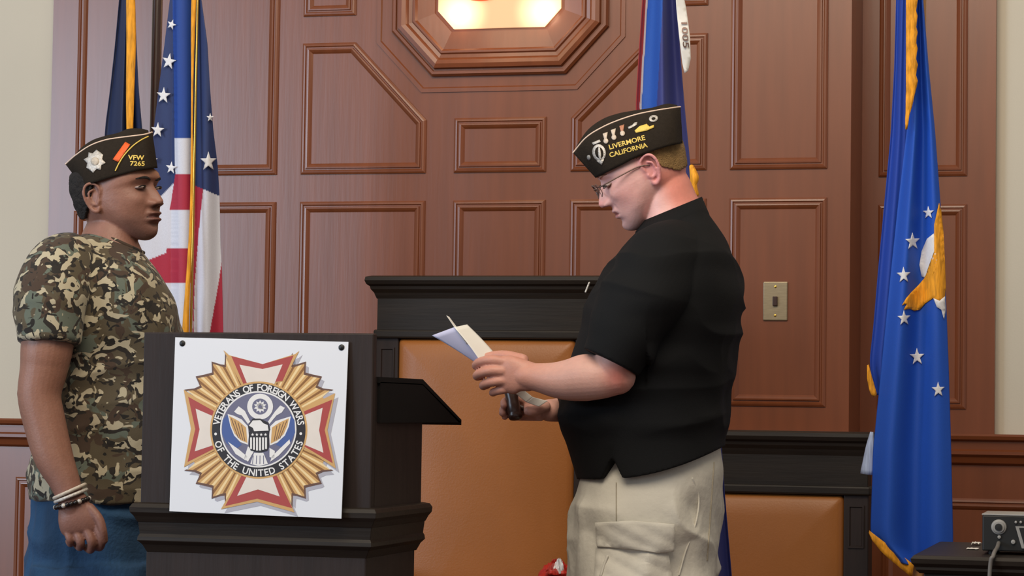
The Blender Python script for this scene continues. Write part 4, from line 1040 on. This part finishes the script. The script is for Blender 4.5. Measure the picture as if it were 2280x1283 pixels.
# jeans
jn = [loft([(84, 1085, 372, 1090, .150, 0), (74, 1140, 372, 1145, .160, 0), (66, 1220, 362, 1220, .165, 0), (60, 1300, 350, 1300, .165, 0), (68, 1350, 340, 1350, .15, 0)], d1, n=60, m=30)]
for dd in (-.085, .085):
    jn.append(loft([(66, 1260, 350, 1260, .095, dd), (85, 1400, 335, 1400, .095, dd*1.1), (105, 1560, 320, 1560, .085, dd*1.2), (115, 1700, 310, 1700, .078, dd*1.25), (120, 1900, 315, 1900, .075, dd*1.3)], d1, n=44, m=40))
me = fuse(jn, 0.006, 3, 0.5)
folds(me, 1.0, [((7, 7, 14), .008), ((22, 22, 8), .004)], 5.0)
jeans = obj('jeans', me, MT['denim'], man1, smooth=True)
def shoes(A, xc, dds, length, parent, dirn):
    for dd in dds:
        p = A(xc, 1900, dd); R = []
        f_ = Vector((RT.x, RT.y, 0)).normalized()*dirn; s_ = Vector((0, 0, 1)).cross(f_)
        for u_ in np.linspace(-1, 1, 16):
            w_ = .046*math.sqrt(max(0, 1-u_**6))*(0.85+.15*u_)+.004; h_ = np.interp(u_, [-1, -.8, -.3, .1, .6, 1], [.06, .095, .105, .075, .055, .03])
            cc = Vector((p.x, p.y, 0))+f_*(u_*length/2+length*.18)
            R.append([cc+s_*(w_*math.cos(a))+Vector((0, 0, max(0.001, h_*.5+h_*.5*math.copysign(abs(math.sin(a))**.6, math.sin(a))))) for a in np.linspace(0, 2*PI, 20, endpoint=False)])
        obj('shoe', rings(R), MT['leathershoe'], parent, smooth=True)
shoes(A1, 215, (-.12, .12), .30, man1, 1)
# bracelets
def bracelet(name, x, y, tilt, r, th, m_, dd=-.25, beads=False, lab=None):
    cc = A1(x, y, dd); ax = (RT*math.cos(tilt)+UP*math.sin(tilt))
    if not beads:
        obj(name, tube([cc+ax*r*math.cos(t)-FW*r*.95*math.sin(t) for t in np.linspace(0, 2*PI, 33)], th, n=8, m=90, roundend=False), m_, man1, smooth=True, label=lab)
    else:
        br = obj(name, tube([cc+ax*r*math.cos(t)-FW*r*.95*math.sin(t) for t in np.linspace(0, 2*PI, 33)], .0015, n=6, m=60, roundend=False), m_, man1, label=lab)
        g = G(); g2 = G()
        for k in range(26):
            t = 2*PI*k/26; q = cc+ax*r*math.cos(t)-FW*r*.95*math.sin(t)
            (g2 if k % 4 == 0 else g).add(*ell(q, (RT*th, FW*th, UP*th), 10, 6))
        obj('dark_beads', g, MT['bead'], br, smooth=True); obj('pale_beads', g2, MT['silver'], br, smooth=True)
bracelet('wristband', 155, 1094, .42, .0372, .0042, MT['cream'], lab='cream cord wristband')
bracelet('wristband', 158, 1104, .38, .0372, .0042, MT['silver'], lab='pale metal wristband')
bracelet('beaded_bracelet', 161, 1120, .26, .0385, .0058, MT['bead'], beads=True, lab='dark beaded bracelet')

# garrison caps
def cap(parent, d0, bot, top, hb, fold_top, m_, v1=0.86, skew=1.0):
    """bot/top: curves in picture units along the cap; hb: half width along it"""
    N = 60; B_ = catmull(bot, N); T_ = catmull(top, N); Hh = np.interp(np.linspace(0, 1, N), np.linspace(0, 1, len(hb)), hb)
    k = np.ones(5)/5; Hh = np.convolve(np.pad(Hh, 2, 'edge'), k, 'valid')
    def surf(vmax, ext, topc, name, nv=14):
        R = []
        for s_ in (-1, 1):
            pass
        rows = []
        for j in range(nv+1):
            v_ = vmax*j/nv; wf = (1-(v_*(1.0 if ext == 0 else .86))**2.2)**0.75
            near = [P(B_[i, 0]*(1-v_)+topc[i, 0]*v_, B_[i, 1]*(1-v_)+topc[i, 1]*v_, d0-(Hh[i]*wf+ext)) for i in range(N)]
            far = [P(B_[i, 0]*(1-v_)+topc[i, 0]*v_, B_[i, 1]*(1-v_)+topc[i, 1]*v_, d0+(Hh[i]*wf+ext)) for i in range(N)]
            rows.append(near+far[::-1])
        return rings(rows, caps=False)
    crown = obj('cap_crown', surf(1.0, 0.0, catmull(fold_top, N), 'c'), m_, parent, smooth=True)
    flap = obj('cap_flap', surf(v1, 0.0035, T_, 'f'), m_, parent, smooth=True)
    s_ = flap.modifiers.new('t', 'SOLIDIFY'); s_.thickness = 0.002; s_.offset = 0
    wf = (1-(v1*.86)**2.2)**0.75
    edge = [P(B_[i, 0]*(1-v1)+T_[i, 0]*v1, B_[i, 1]*(1-v1)+T_[i, 1]*v1, d0-(Hh[i]*wf+.0045)) for i in range(N)]
    edge2 = [P(B_[i, 0]*(1-v1)+T_[i, 0]*v1, B_[i, 1]*(1-v1)+T_[i, 1]*v1, d0+(Hh[i]*wf+.0045)) for i in range(N)]
    obj('piping', tube(edge+edge2[::-1]+[edge[0]], .0019, n=8, m=240), MT['piping'], flap, smooth=True)
    return crown, flap
cp1 = empty('x'); bpy.data.objects.remove(cp1)
crown, flap = cap(man1, d1, [(176, 404), (190, 412), (215, 405), (245, 396), (275, 388), (305, 380), (335, 376), (350, 374)],
                  [(143, 361), (168, 337), (200, 315), (232, 303), (262, 298), (290, 295), (320, 291), (337, 286)],
                  [.014, .062, .082, .086, .086, .084, .068, .020],
                  [(158, 356), (180, 330), (206, 312), (236, 302), (262, 296), (285, 287), (310, 286), (330, 290)], MT['capcloth'], 0.90)
bc = bvh_of(flap)
def tx(name, txt, cx_, cy_, size, ang, m_, bv, parent, bold=0.15, sx=1.0):
    gv_, gf_ = glyphs(txt, size, bold); V = []
    for x, y in gv_:
        x *= sx; X_ = cx_+x*math.cos(ang)+y*math.sin(ang); Y_ = cy_+x*math.sin(ang)-y*math.cos(ang)
        V.append(cast(bv, X_, Y_, .0022) or P(X_, Y_, d1-.1))
    return obj(name, (V, gf_), m_, parent, recalc=False)
tx('lettering', 'VFW', 303, 356, 15, .03, MT['goldthread'], bc, flap, .35, 1.1)
tx('lettering', '7265', 306, 369, 14, .02, MT['goldthread'], bc, flap, .3, 1.2)
mal = []
for k in range(16):
    a = 2*PI*k/16+.15; r = (25, 17, 23, 17)[k % 4]; mal.append((211+r*math.cos(a), 359+r*1.05*math.sin(a)))
decal('cap_badge', mal, bc, .003, MT['silver'], flap, 8, 'silver cross-shaped badge')
decal('badge_centre', [(211+9*math.cos(t), 359+9*math.sin(t)) for t in np.linspace(0, 2*PI, 16, endpoint=False)], bc, .0045, MT['cream'], flap, 8)
decal('ribbon_bar', [(279, 316), (290, 322), (263, 361), (251, 355)], bc, .003, MT['orange'], flap, 8, 'orange ribbon bar')
arc = [cast(bc, x, y, .003) for x, y in ((330, 304), (314, 312), (296, 325), (278, 344), (266, 362), (257, 380))]
obj('gold_piping', tube([p for p in arc if p is not None], .0016, n=8), MT['goldthread'], flap, smooth=True)

# ================= man on the right, black polo =================
d2 = 5.50
def A2(x, y, dd=0): return P(x, y, d2+dd)
foot = A2(1440, 640); man2 = empty('person', (foot.x, foot.y, 0))
props(man2, 'man in black polo shirt, khaki cargo shorts and dark cap, reading from papers', 'person')
f2 = frame((-1, .06), math.radians(30))
H2 = HF(A2(1432, 388, 0.0), *f2, 1.0, 0.98)
opt2 = dict(prof={0: (.0905, .045), 1: (.0885, .028), 24: (.0720, .096), 25: (.0855, .070)}, nose=.0275, nosew=1.15, lip=.0060, brow=.003, cheek=.007, jaw=1.5, jowl=.004, chin=.004, frown=.8, ear=1.12, w=.077, earx=-.010, back=1.12)
pcs = [H2.mesh(head_local(opt2))]
for s_ in (1, -1):
    for e_ in ear_local(s_, opt2): pcs.append(H2.mesh(e_))
pcs.append(loft([(1430, 425, 1512, 362, .055, .0), (1430, 455, 1534, 396, .064, .0), (1434, 490, 1551, 434, .070, .0), (1428, 525, 1574, 470, .085, 0), (1400, 570, 1600, 530, .12, 0)], d2, n=44, e=2.1))
core = [(1400, 560, 1600, 520, .13, 0), (1350, 640, 1630, 610, .18, 0), (1305, 750, 1625, 730, .19, 0), (1270, 880, 1605, 860, .18, 0), (1290, 1010, 1600, 980, .18, 0), (1300, 1120, 1595, 1110, .17, 0), (1310, 1230, 1580, 1230, .15, 0)]
pcs.append(loft(core, d2, n=36))
for dd, nr in ((-1, True),):
    pcs.append(tube([A2(1480, 580, -.15), A2(1445, 660, -.20), A2(1396, 745, -.225), A2(1372, 800, -.230), A2(1370, 838, -.228)], [.068, .064, .050, .044, .040], n=28, m=40))
    pcs.append(tube([A2(1374, 838, -.226), A2(1338, 841, -.220), A2(1305, 841, -.205), A2(1270, 846, -.19), A2(1235, 846, -.175), A2(1200, 841, -.16), A2(1172, 838, -.15)], [.040, .046, .0505, .0455, .0385, .0315, .0290], n=28, m=50, flat=1.0))
# near hand: palm, fingers closing round the papers, thumb above
pcs.append(loft([(1190, 808, 1180, 872, .024, -.152), (1165, 800, 1160, 872, .024, -.147), (1138, 792, 1146, 878, .023, -.140), (1116, 793, 1126, 874, .020, -.132), (1104, 800, 1112, 864, .015, -.126)], d2, n=32, m=26, e=2.4))
for pts, ra, rb_ in (([(1122, 806, -.140), (1094, 802, -.134), (1070, 806, -.116), (1060, 814, -.094), (1068, 818, -.078)], .0118, .0092),
                     ([(1122, 826, -.144), (1090, 826, -.138), (1068, 832, -.118), (1062, 838, -.096), (1072, 838, -.078)], .0118, .0092),
                     ([(1128, 847, -.143), (1100, 850, -.136), (1080, 855, -.116), (1076, 860, -.096), (1086, 857, -.078)], .0112, .0088),
                     ([(1138, 864, -.138), (1116, 869, -.130), (1100, 873, -.112), (1098, 875, -.096), (1108, 871, -.080)], .0100, .0080),
                     ([(1164, 802, -.128), (1130, 793, -.104), (1104, 792, -.088), (1080, 796, -.080)], .0135, .0095)):
    pcs.append(finger(pts, ra, rb_, d2))
# far arm and hand holding the gavel
pcs.append(tube([A2(1500, 590, .15), A2(1440, 700, .21), A2(1400, 820, .22), A2(1360, 880, .20), A2(1300, 905, .13), A2(1245, 913, .04), A2(1222, 914, .00)], [.062, .060, .052, .046, .036, .027, .025], n=26, m=60))
pcs.append(loft([(1234, 890, 1234, 934, .020, .005), (1210, 893, 1212, 935, .024, -.005), (1188, 896, 1190, 932, .024, -.015), (1166, 900, 1166, 926, .018, -.02)], d2, n=28, m=20, e=2.3))
for pts, ra, rb_ in (([(1196, 902, -.030), (1170, 892, -.010), (1140, 888, .002), (1124, 894, -.012), (1122, 903, -.030)], .0098, .0082),
                     ([(1196, 914, -.028), (1168, 910, -.006), (1140, 906, .004), (1122, 910, -.010), (1119, 920, -.026)], .0098, .0084),
                     ([(1200, 924, -.024), (1172, 922, -.006), (1146, 922, .004), (1128, 924, -.006), (1124, 928, -.018)], .0092, .0078),
                     ([(1204, 930, -.018), (1180, 930, -.004), (1160, 930, .004), (1142, 930, .000)], .0084, .0070),
                     ([(1214, 905, -.030), (1198, 912, -.044), (1184, 916, -.050), (1176, 915, -.050)], .0125, .0105)):
    pcs.append(finger(pts, ra, rb_, d2))
for dd in (-.105, .105):
    q = A2(1465, 1900, dd*1.2)
    pcs.append(tube([A2(1445, 1200, dd), A2(1445, 1420, dd), A2(1455, 1560, dd*1.1), A2(1470, 1660, dd*1.15), Vector((q.x, q.y, .22)), Vector((q.x, q.y, .08))], [.10, .078, .062, .064, .042, .040], n=26, m=50))
me = fuse(pcs, 0.0026, 2, 0.4)
c = coords(me); L_ = H2.inv(c); px, py, dd_ = pix(c)
col = np.tile(np.array(S((214, 166, 152))[:3]), (len(c), 1))
inh = (L_[:, 2] > -.13) & (np.abs(L_[:, 1]) < .1) & (np.abs(L_[:, 0]) < .16)
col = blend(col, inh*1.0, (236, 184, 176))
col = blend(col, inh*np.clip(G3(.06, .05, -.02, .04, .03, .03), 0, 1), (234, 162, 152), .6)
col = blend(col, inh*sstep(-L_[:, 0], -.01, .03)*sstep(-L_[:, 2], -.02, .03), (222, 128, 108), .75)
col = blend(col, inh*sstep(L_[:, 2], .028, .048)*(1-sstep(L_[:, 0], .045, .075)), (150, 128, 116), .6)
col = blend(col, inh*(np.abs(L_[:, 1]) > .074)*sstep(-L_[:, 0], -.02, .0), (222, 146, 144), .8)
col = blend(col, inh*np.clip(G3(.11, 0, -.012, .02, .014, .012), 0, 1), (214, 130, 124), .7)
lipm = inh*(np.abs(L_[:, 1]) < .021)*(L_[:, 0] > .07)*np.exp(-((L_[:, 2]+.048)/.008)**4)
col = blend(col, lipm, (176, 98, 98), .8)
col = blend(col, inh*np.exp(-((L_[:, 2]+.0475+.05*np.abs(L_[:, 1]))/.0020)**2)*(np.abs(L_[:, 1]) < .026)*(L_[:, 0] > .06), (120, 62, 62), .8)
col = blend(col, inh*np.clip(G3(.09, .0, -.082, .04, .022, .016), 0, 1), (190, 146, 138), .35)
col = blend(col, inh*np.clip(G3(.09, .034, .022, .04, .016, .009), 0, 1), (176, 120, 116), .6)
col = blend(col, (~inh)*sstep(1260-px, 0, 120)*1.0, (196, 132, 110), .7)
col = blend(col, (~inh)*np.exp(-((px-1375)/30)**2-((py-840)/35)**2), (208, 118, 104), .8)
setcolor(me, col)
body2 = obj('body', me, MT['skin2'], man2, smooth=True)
b2 = bvh_of(body2)
eyes(H2, man2, z=.0190, open_=.0030, depth=.0945)
MT['brow2'] = mat('pale_eyebrow', S((160, 116, 96)), 0.9, noise=(200, (1, 1, 1), 0.2, 2))
brow(H2, man2, MT['brow2'], r=.0028, bv=b2)
hair_patch(H2, man2, MT['hairb'], lambda A_: (A_[:, 2] > np.interp(A_[:, 0], [-.115, -.065, -.035, -.020, .012, .03], [-.034, -.034, -.006, .034, .040, .06])) & (A_[:, 0] < .028) & (A_[:, 2] < .080), .0014, .0006, opt2)
# spectacles
gl = empty('x'); bpy.data.objects.remove(gl)
for s_ in (1, -1):
    ring = [H2((.1085-.0035*abs(math.cos(t)), s_*(.034+.0225*math.cos(t)), .0185+.0155*math.sin(t))) for t in np.linspace(0, 2*PI, 25)]
    rim = obj('spectacle_rim', tube(ring, .0008, n=8, m=72, roundend=False), MT['wire'], man2, smooth=True)
    cc = H2((.1065, s_*.034, .0185)); n_ = 24
    V = [cc]+[H2((.1065, s_*(.034+.0220*math.cos(t)), .0185+.0150*math.sin(t))) for t in np.linspace(0, 2*PI, n_, endpoint=False)]
    ln = obj('lens', (V, [(0, 1+k, 1+(k+1) % n_) for k in range(n_)]), MT['lens'], rim, recalc=False)
    obj('temple', tube([H2((.1050, s_*.0565, .024)), H2((.095, s_*.0700, .0245)), H2((.05, s_*.0775, .0235)), H2((.01, s_*.0800, .0210)), H2((-.012, s_*.0805, .012))], .0016, n=8, m=30), MT['wire'], rim, smooth=True)
obj('spectacle_bridge', tube([H2((.1070, -.012, .0225)), H2((.1130, 0, .0255)), H2((.1070, .012, .0225))], .0012, n=8), MT['wire'], man2, smooth=True)
# cap
crown, flap = cap(man2, d2, [(1327, 396), (1349, 385), (1385, 367), (1420, 349), (1455, 336), (1490, 325), (1510, 321), (1519, 318)],
                  [(1272, 335), (1302, 299), (1338, 276), (1376, 260), (1418, 247), (1460, 239), (1492, 234), (1514, 231)],
                  [.012, .064, .080, .085, .085, .080, .062, .020],
                  [(1283, 326), (1308, 290), (1340, 266), (1375, 253), (1412, 246), (1450, 240), (1485, 231), (1508, 234)], MT['capcloth'], 0.92)
bc2 = bvh_of(flap)
a_ = -.27
tx('lettering', 'LIVERMORE', 1397, 322, 15, a_, MT['goldthread'], bc2, flap, .3, 1.08)
tx('lettering', 'CALIFORNIA', 1400, 339, 15, a_, MT['goldthread'], bc2, flap, .3, 1.02)
def el(cx_, cy_, rx, ry, rot=0, n=18): return [(cx_+rx*math.cos(t)*math.cos(rot)-ry*math.sin(t)*math.sin(rot), cy_+rx*math.cos(t)*math.sin(rot)+ry*math.sin(t)*math.cos(rot)) for t in np.linspace(0, 2*PI, n, endpoint=False)]
decal('cap_badge', el(1334, 340, 15, 19, -.2), bc2, .0025, MT['silver'], flap, 8, 'white oval wreath badge')
decal('badge_field', el(1334, 340, 9, 13, -.2), bc2, .0040, MT['capcloth'], flap, 8)
decal('badge_sword', el(1335, 342, 3, 15, -.1), bc2, .0052, MT['silver'], flap, 8)
decal('badge_point', [(1328, 358), (1345, 355), (1340, 368)], bc2, .0030, MT['silver'], flap, 8)
decal('badge_bar', [(1318, 318), (1335, 311), (1338, 316), (1321, 323)], bc2, .0030, MT['silver'], flap, 8)
MT['pinw'] = mat('pale_pin', S((212, 196, 178)), 0.5, noise=(300, (1, 1, 1), 0.2, 2)); MT['pinc'] = mat('copper_pin', S((190, 130, 100)), 0.5, noise=(300, (1, 1, 1), 0.2, 2))
for x, y, m_ in ((1348, 304, 'pinw'), (1366, 296, 'pinw'), (1385, 287, 'pinc')):
    decal('medal_ribbon', [(x-6, y-6), (x+5, y-10), (x+3, y+4), (x, y+8), (x-3, y+5)], bc2, .0030, MT[m_], flap, 8)
    decal('medal', el(x+1, y+10, 5.5, 6, 0, 12), bc2, .0034, MT['pinw'], flap, 8)
decal('wing_pin', [(1398, 283), (1407, 279), (1413, 273), (1419, 272), (1418, 278), (1410, 283), (1400, 287)], bc2, .0030, MT['silver'], flap, 8)
decal('crest_pin', [(1413, 291), (1424, 281), (1440, 276), (1446, 282), (1456, 278), (1456, 284), (1440, 291), (1416, 296)], bc2, .0030, MT['goldthread'], flap, 8)
decal('round_pin', el(1455, 264, 10, 7.5, -.2), bc2, .0030, MT['silver'], flap, 8)
decal('round_pin_centre', el(1455, 264, 4.5, 3, -.2, 12), bc2, .0042, MT['capcloth'], flap, 8)
decal('small_pin', el(1311, 351, 4, 6, -.2, 12), bc2, .0030, MT['grey'], flap, 8)
# polo shirt
HEM = 1.0
def hemmod(t, x, y, s_):
    k = sstep(np.array(t), .80, 1.0)
    y = y+float(k)*26*max(0, 1-((x-1455)/165)**2)
    if s_ < -.3:
        e = max(0, 1-abs(x-1362)/24.0); y -= e*50*float(sstep(np.array(t), .88, 1.0))
    return x, y
polo = [(1436, 500, 1560, 448, .074, 0), (1420, 515, 1576, 474, .100, 0), (1396, 540, 1600, 508, .155, 0), (1368, 578, 1624, 548, .205, 0), (1338, 628, 1645, 602, .228, 0), (1306, 690, 1654, 662, .232, 0), (1281, 765, 1648, 732, .228, 0), (1257, 840, 1633, 808, .222, 0), (1246, 895, 1625, 868, .216, 0), (1251, 955, 1619, 925, .212, 0), (1266, 1005, 1616, 962, .210, 0), (1285, 1068, 1615, 992, .214, 0)]
sh = [loft(polo, d2, n=200, m=130, e=2.3, mod=hemmod)]
sh.append(tube([A2(1510, 560, -.08), A2(1475, 590, -.150), A2(1440, 650, -.195), A2(1400, 728, -.222), A2(1360, 807, -.228)], [.075, .088, .090, .078, .0650], n=44, m=50, roundend=False))
sh.append(tube([A2(1500, 570, .10), A2(1440, 680, .20), A2(1405, 780, .215)], [.08, .09, .072], n=30, m=30, roundend=False))
me = fuse(sh, 0.0036, 2, 0.5)
def msk(c):
    x, y, d = pix(c); return sstep(y, 480, 620)*(1-sstep(y, 940, 985))*(1-sstep(y, 690, 760)*(1-sstep(y, 845, 870))*(x < 1440))
folds(me, 1.0, [((4, 4, 18), .0070), ((12, 12, 9), .0035)], 11.0, msk)
polo_o = obj('polo_shirt', me, MT['polo'], man2, smooth=True)
# collar: a folded band round the neck
R = []
N = 48
for k in range(N):
    t = 2*PI*k/N; cx_, cy_ = 1497+63*math.cos(t), 474-27*math.cos(t)
    dd = .078*math.sin(t)
    o1 = A2(cx_, cy_+2, dd); outx = 1497+82*math.cos(t); outy = 486-20*math.cos(t)+14
    o2 = A2(cx_+3*math.cos(t), cy_-9, dd*1.01); o3 = A2(outx, outy-4, dd*1.30); o4 = A2(outx+2*math.cos(t), outy+4, dd*1.35)
    R.append([tuple(o1), tuple(o2), tuple(o3), tuple(o4)])
obj('collar', rings([[R[k][j] for k in range(N)] for j in range(4)], caps=False), MT['polo'], man2, smooth=True)
cs = man2.children[-1].modifiers.new('t', 'SOLIDIFY'); cs.thickness = .003
# placket buttons and a pen clip at the chest
p_ = cast(bvh_of(polo_o), 1309, 640, .004)
obj('pen_clip', tube([A2(1304, 650, -.03), A2(1308, 640, -.03), A2(1312, 630, -.03)], .0022, n=8), MT['silver'], man2, smooth=True)
# shorts
sh = [loft([(1306, 985, 1600, 960, .170, 0), (1298, 1040, 1606, 1010, .178, 0), (1287, 1085, 1611, 1055, .192, 0), (1277, 1150, 1604, 1130, .203, 0), (1275, 1230, 1596, 1220, .205, 0), (1274, 1300, 1590, 1300, .20, 0), (1290, 1350, 1575, 1350, .18, 0)], d2, n=72, m=50, e=2.5)]
for dd in (-.105, .105):
    sh.append(loft([(1310, 1120, 1560, 1120, .07, dd*.8), (1290, 1200, 1580, 1195, .090, dd), (1276, 1320, 1588, 1320, .118, dd*1.05), (1285, 1430, 1575, 1430, .118, dd*1.15), (1300, 1560, 1570, 1555, .115, dd*1.2)], d2, n=50, m=36, e=2.3))
me = fuse(sh, 0.0045, 2, 0.5)
folds(me, 1.0, [((7, 7, 9), .0095), ((18, 18, 6), .0050)], 21.0, lambda c: sstep(pix(c)[1], 1075, 1150))
shorts = obj('cargo_shorts', me, MT['khaki'], man2, smooth=True)
bs = bvh_of(shorts)
def surf_patch(name, poly, off, m_, parent, th=.004, size=14):
    v2, f = sub_poly(poly, size); V = []
    for x, y in v2:
        q = cast(bs, x, y, off); V.append(q if q is not None else P(x, y, d2-.2))
    V = [p+FW*.0015*math.sin(p.z*180+p.x*90) for p in V]
    o = obj(name, (V, f), m_, parent, smooth=True, recalc=False); s_ = o.modifiers.new('t', 'SOLIDIFY'); s_.thickness = th; s_.offset = 0
    b_ = o.modifiers.new('b', 'BEVEL'); b_.width = .001; b_.limit_method = 'ANGLE'
    return o
pk = surf_patch('cargo_pocket', [(1330, 1212), (1482, 1212), (1494, 1275), (1496, 1420), (1326, 1420), (1326, 1290)], .004, MT['khaki'], man2, .012)
surf_patch('pocket_flap', [(1326, 1164), (1410, 1160), (1502, 1168), (1500, 1228), (1462, 1232), (1400, 1222), (1330, 1218)], .014, MT['khaki'], pk, .006)
def seam(name, pts, r, m_, off=.002, parent=None):
    q = [cast(bs, x, y, off) for x, y in pts]; q = [p for p in q if p is not None]
    if len(q) > 2: obj(name, tube(q, r, n=6, m=len(q)*6), m_, parent or man2, smooth=True)
seam('side_seam', [(1372, 1075+i*12) for i in range(8)], .0010, MT['khakiseam'])
seam('pocket_pleat', [(1352, 1240), (1344, 1262), (1338, 1282)], .0030, MT['khaki'], .012)
seam('side_seam', [(1590-i*1.5, 1030+i*22-(i > 6)*2) for i in range(11)], .0016, MT['khakiseam'])
seam('back_pocket_seam', [(1542, 1066), (1556, 1110), (1548, 1170), (1526, 1230), (1512, 1280)], .0022, MT['khaki'], .001)
shoes(A2, 1470, (-.125, .125), .31, man2, -1)

# papers in his hand
def sheet(px4, name, m_, parent=None, label=None, curl=0.0, loc=None):
    (a, b, c, d) = [Vector(P(x, y, d2+dd)) for x, y, dd in px4]; n = 10; V = []
    nrm = (b-a).cross(d-a).normalized()
    for i in range(n+1):
        for j in range(n+1):
            u_, v_ = i/n, j/n; p = a*(1-u_)*(1-v_)+b*u_*(1-v_)+c*u_*v_+d*(1-u_)*v_
            V.append(p+nrm*curl*math.sin(PI*v_)*(1 if True else 0))
    F = [(i*(n+1)+j, (i+1)*(n+1)+j, (i+1)*(n+1)+j+1, i*(n+1)+j+1) for i in range(n) for j in range(n)]
    o = obj(name, (V, F), m_, parent, smooth=True, recalc=False, loc=loc)
    s_ = o.modifiers.new('t', 'SOLIDIFY'); s_.thickness = .0006; return o
pc = A2(1050, 780, -.09)
pp = empty('papers', pc); props(pp, 'folded white and lilac script sheets held in the hands of the man in black', 'papers')
sheet([(962, 747, -.06), (1013, 728, -.085), (1094, 828, -.098), (1074, 818, -.070)], 'sheet', MT['paperb'], pp, curl=.003)
sheet([(1011, 729, -.088), (1040, 723, -.060), (1120, 810, -.075), (1078, 818, -.100)], 'sheet', MT['paper'], pp, curl=-.003)
sheet([(994, 703, -.087), (1000, 706, -.080), (1046, 764, -.082), (1040, 768, -.0885)], 'sheet', MT['paper'], pp, curl=.001)
sheet([(1147, 876, -.070), (1166, 868, -.066), (1186, 884, -.066), (1172, 896, -.070)], 'sheet', MT['paper'], pp, curl=.002)
sheet([(1172, 896, -.070), (1186, 884, -.066), (1220, 893, -.062), (1200, 906, -.066)], 'sheet', MT['paper'], pp, curl=.002)
# gavel
g0_ = A2(1148, 930, -.036); g1_ = A2(1137, 868, -.020); axg = (g1_-g0_); ln_ = axg.length
gv_ = empty('gavel', g0_); props(gv_, 'dark turned wooden gavel held in the far hand of the man in black', 'gavel')
obj('gavel_head', lathe(g0_, [(.006, -.006), (.0125, -.004), (.0155, .0), (.0160, .006), (.0145, .010), (.0155, .013), (.0150, ln_*.5), (.0135, ln_*.62), (.0155, ln_*.9), (.012, ln_+.004), (.001, ln_+.006)], 28, axg), MT['gavel'], gv_, smooth=True)
hm = g0_+axg*.5
obj('handle', tube([hm+FW*.010, A2(1175, 912, -.018), A2(1230, 914, .0)], [.0055, .006, .008], n=12), MT['gavel'], gv_, smooth=True)
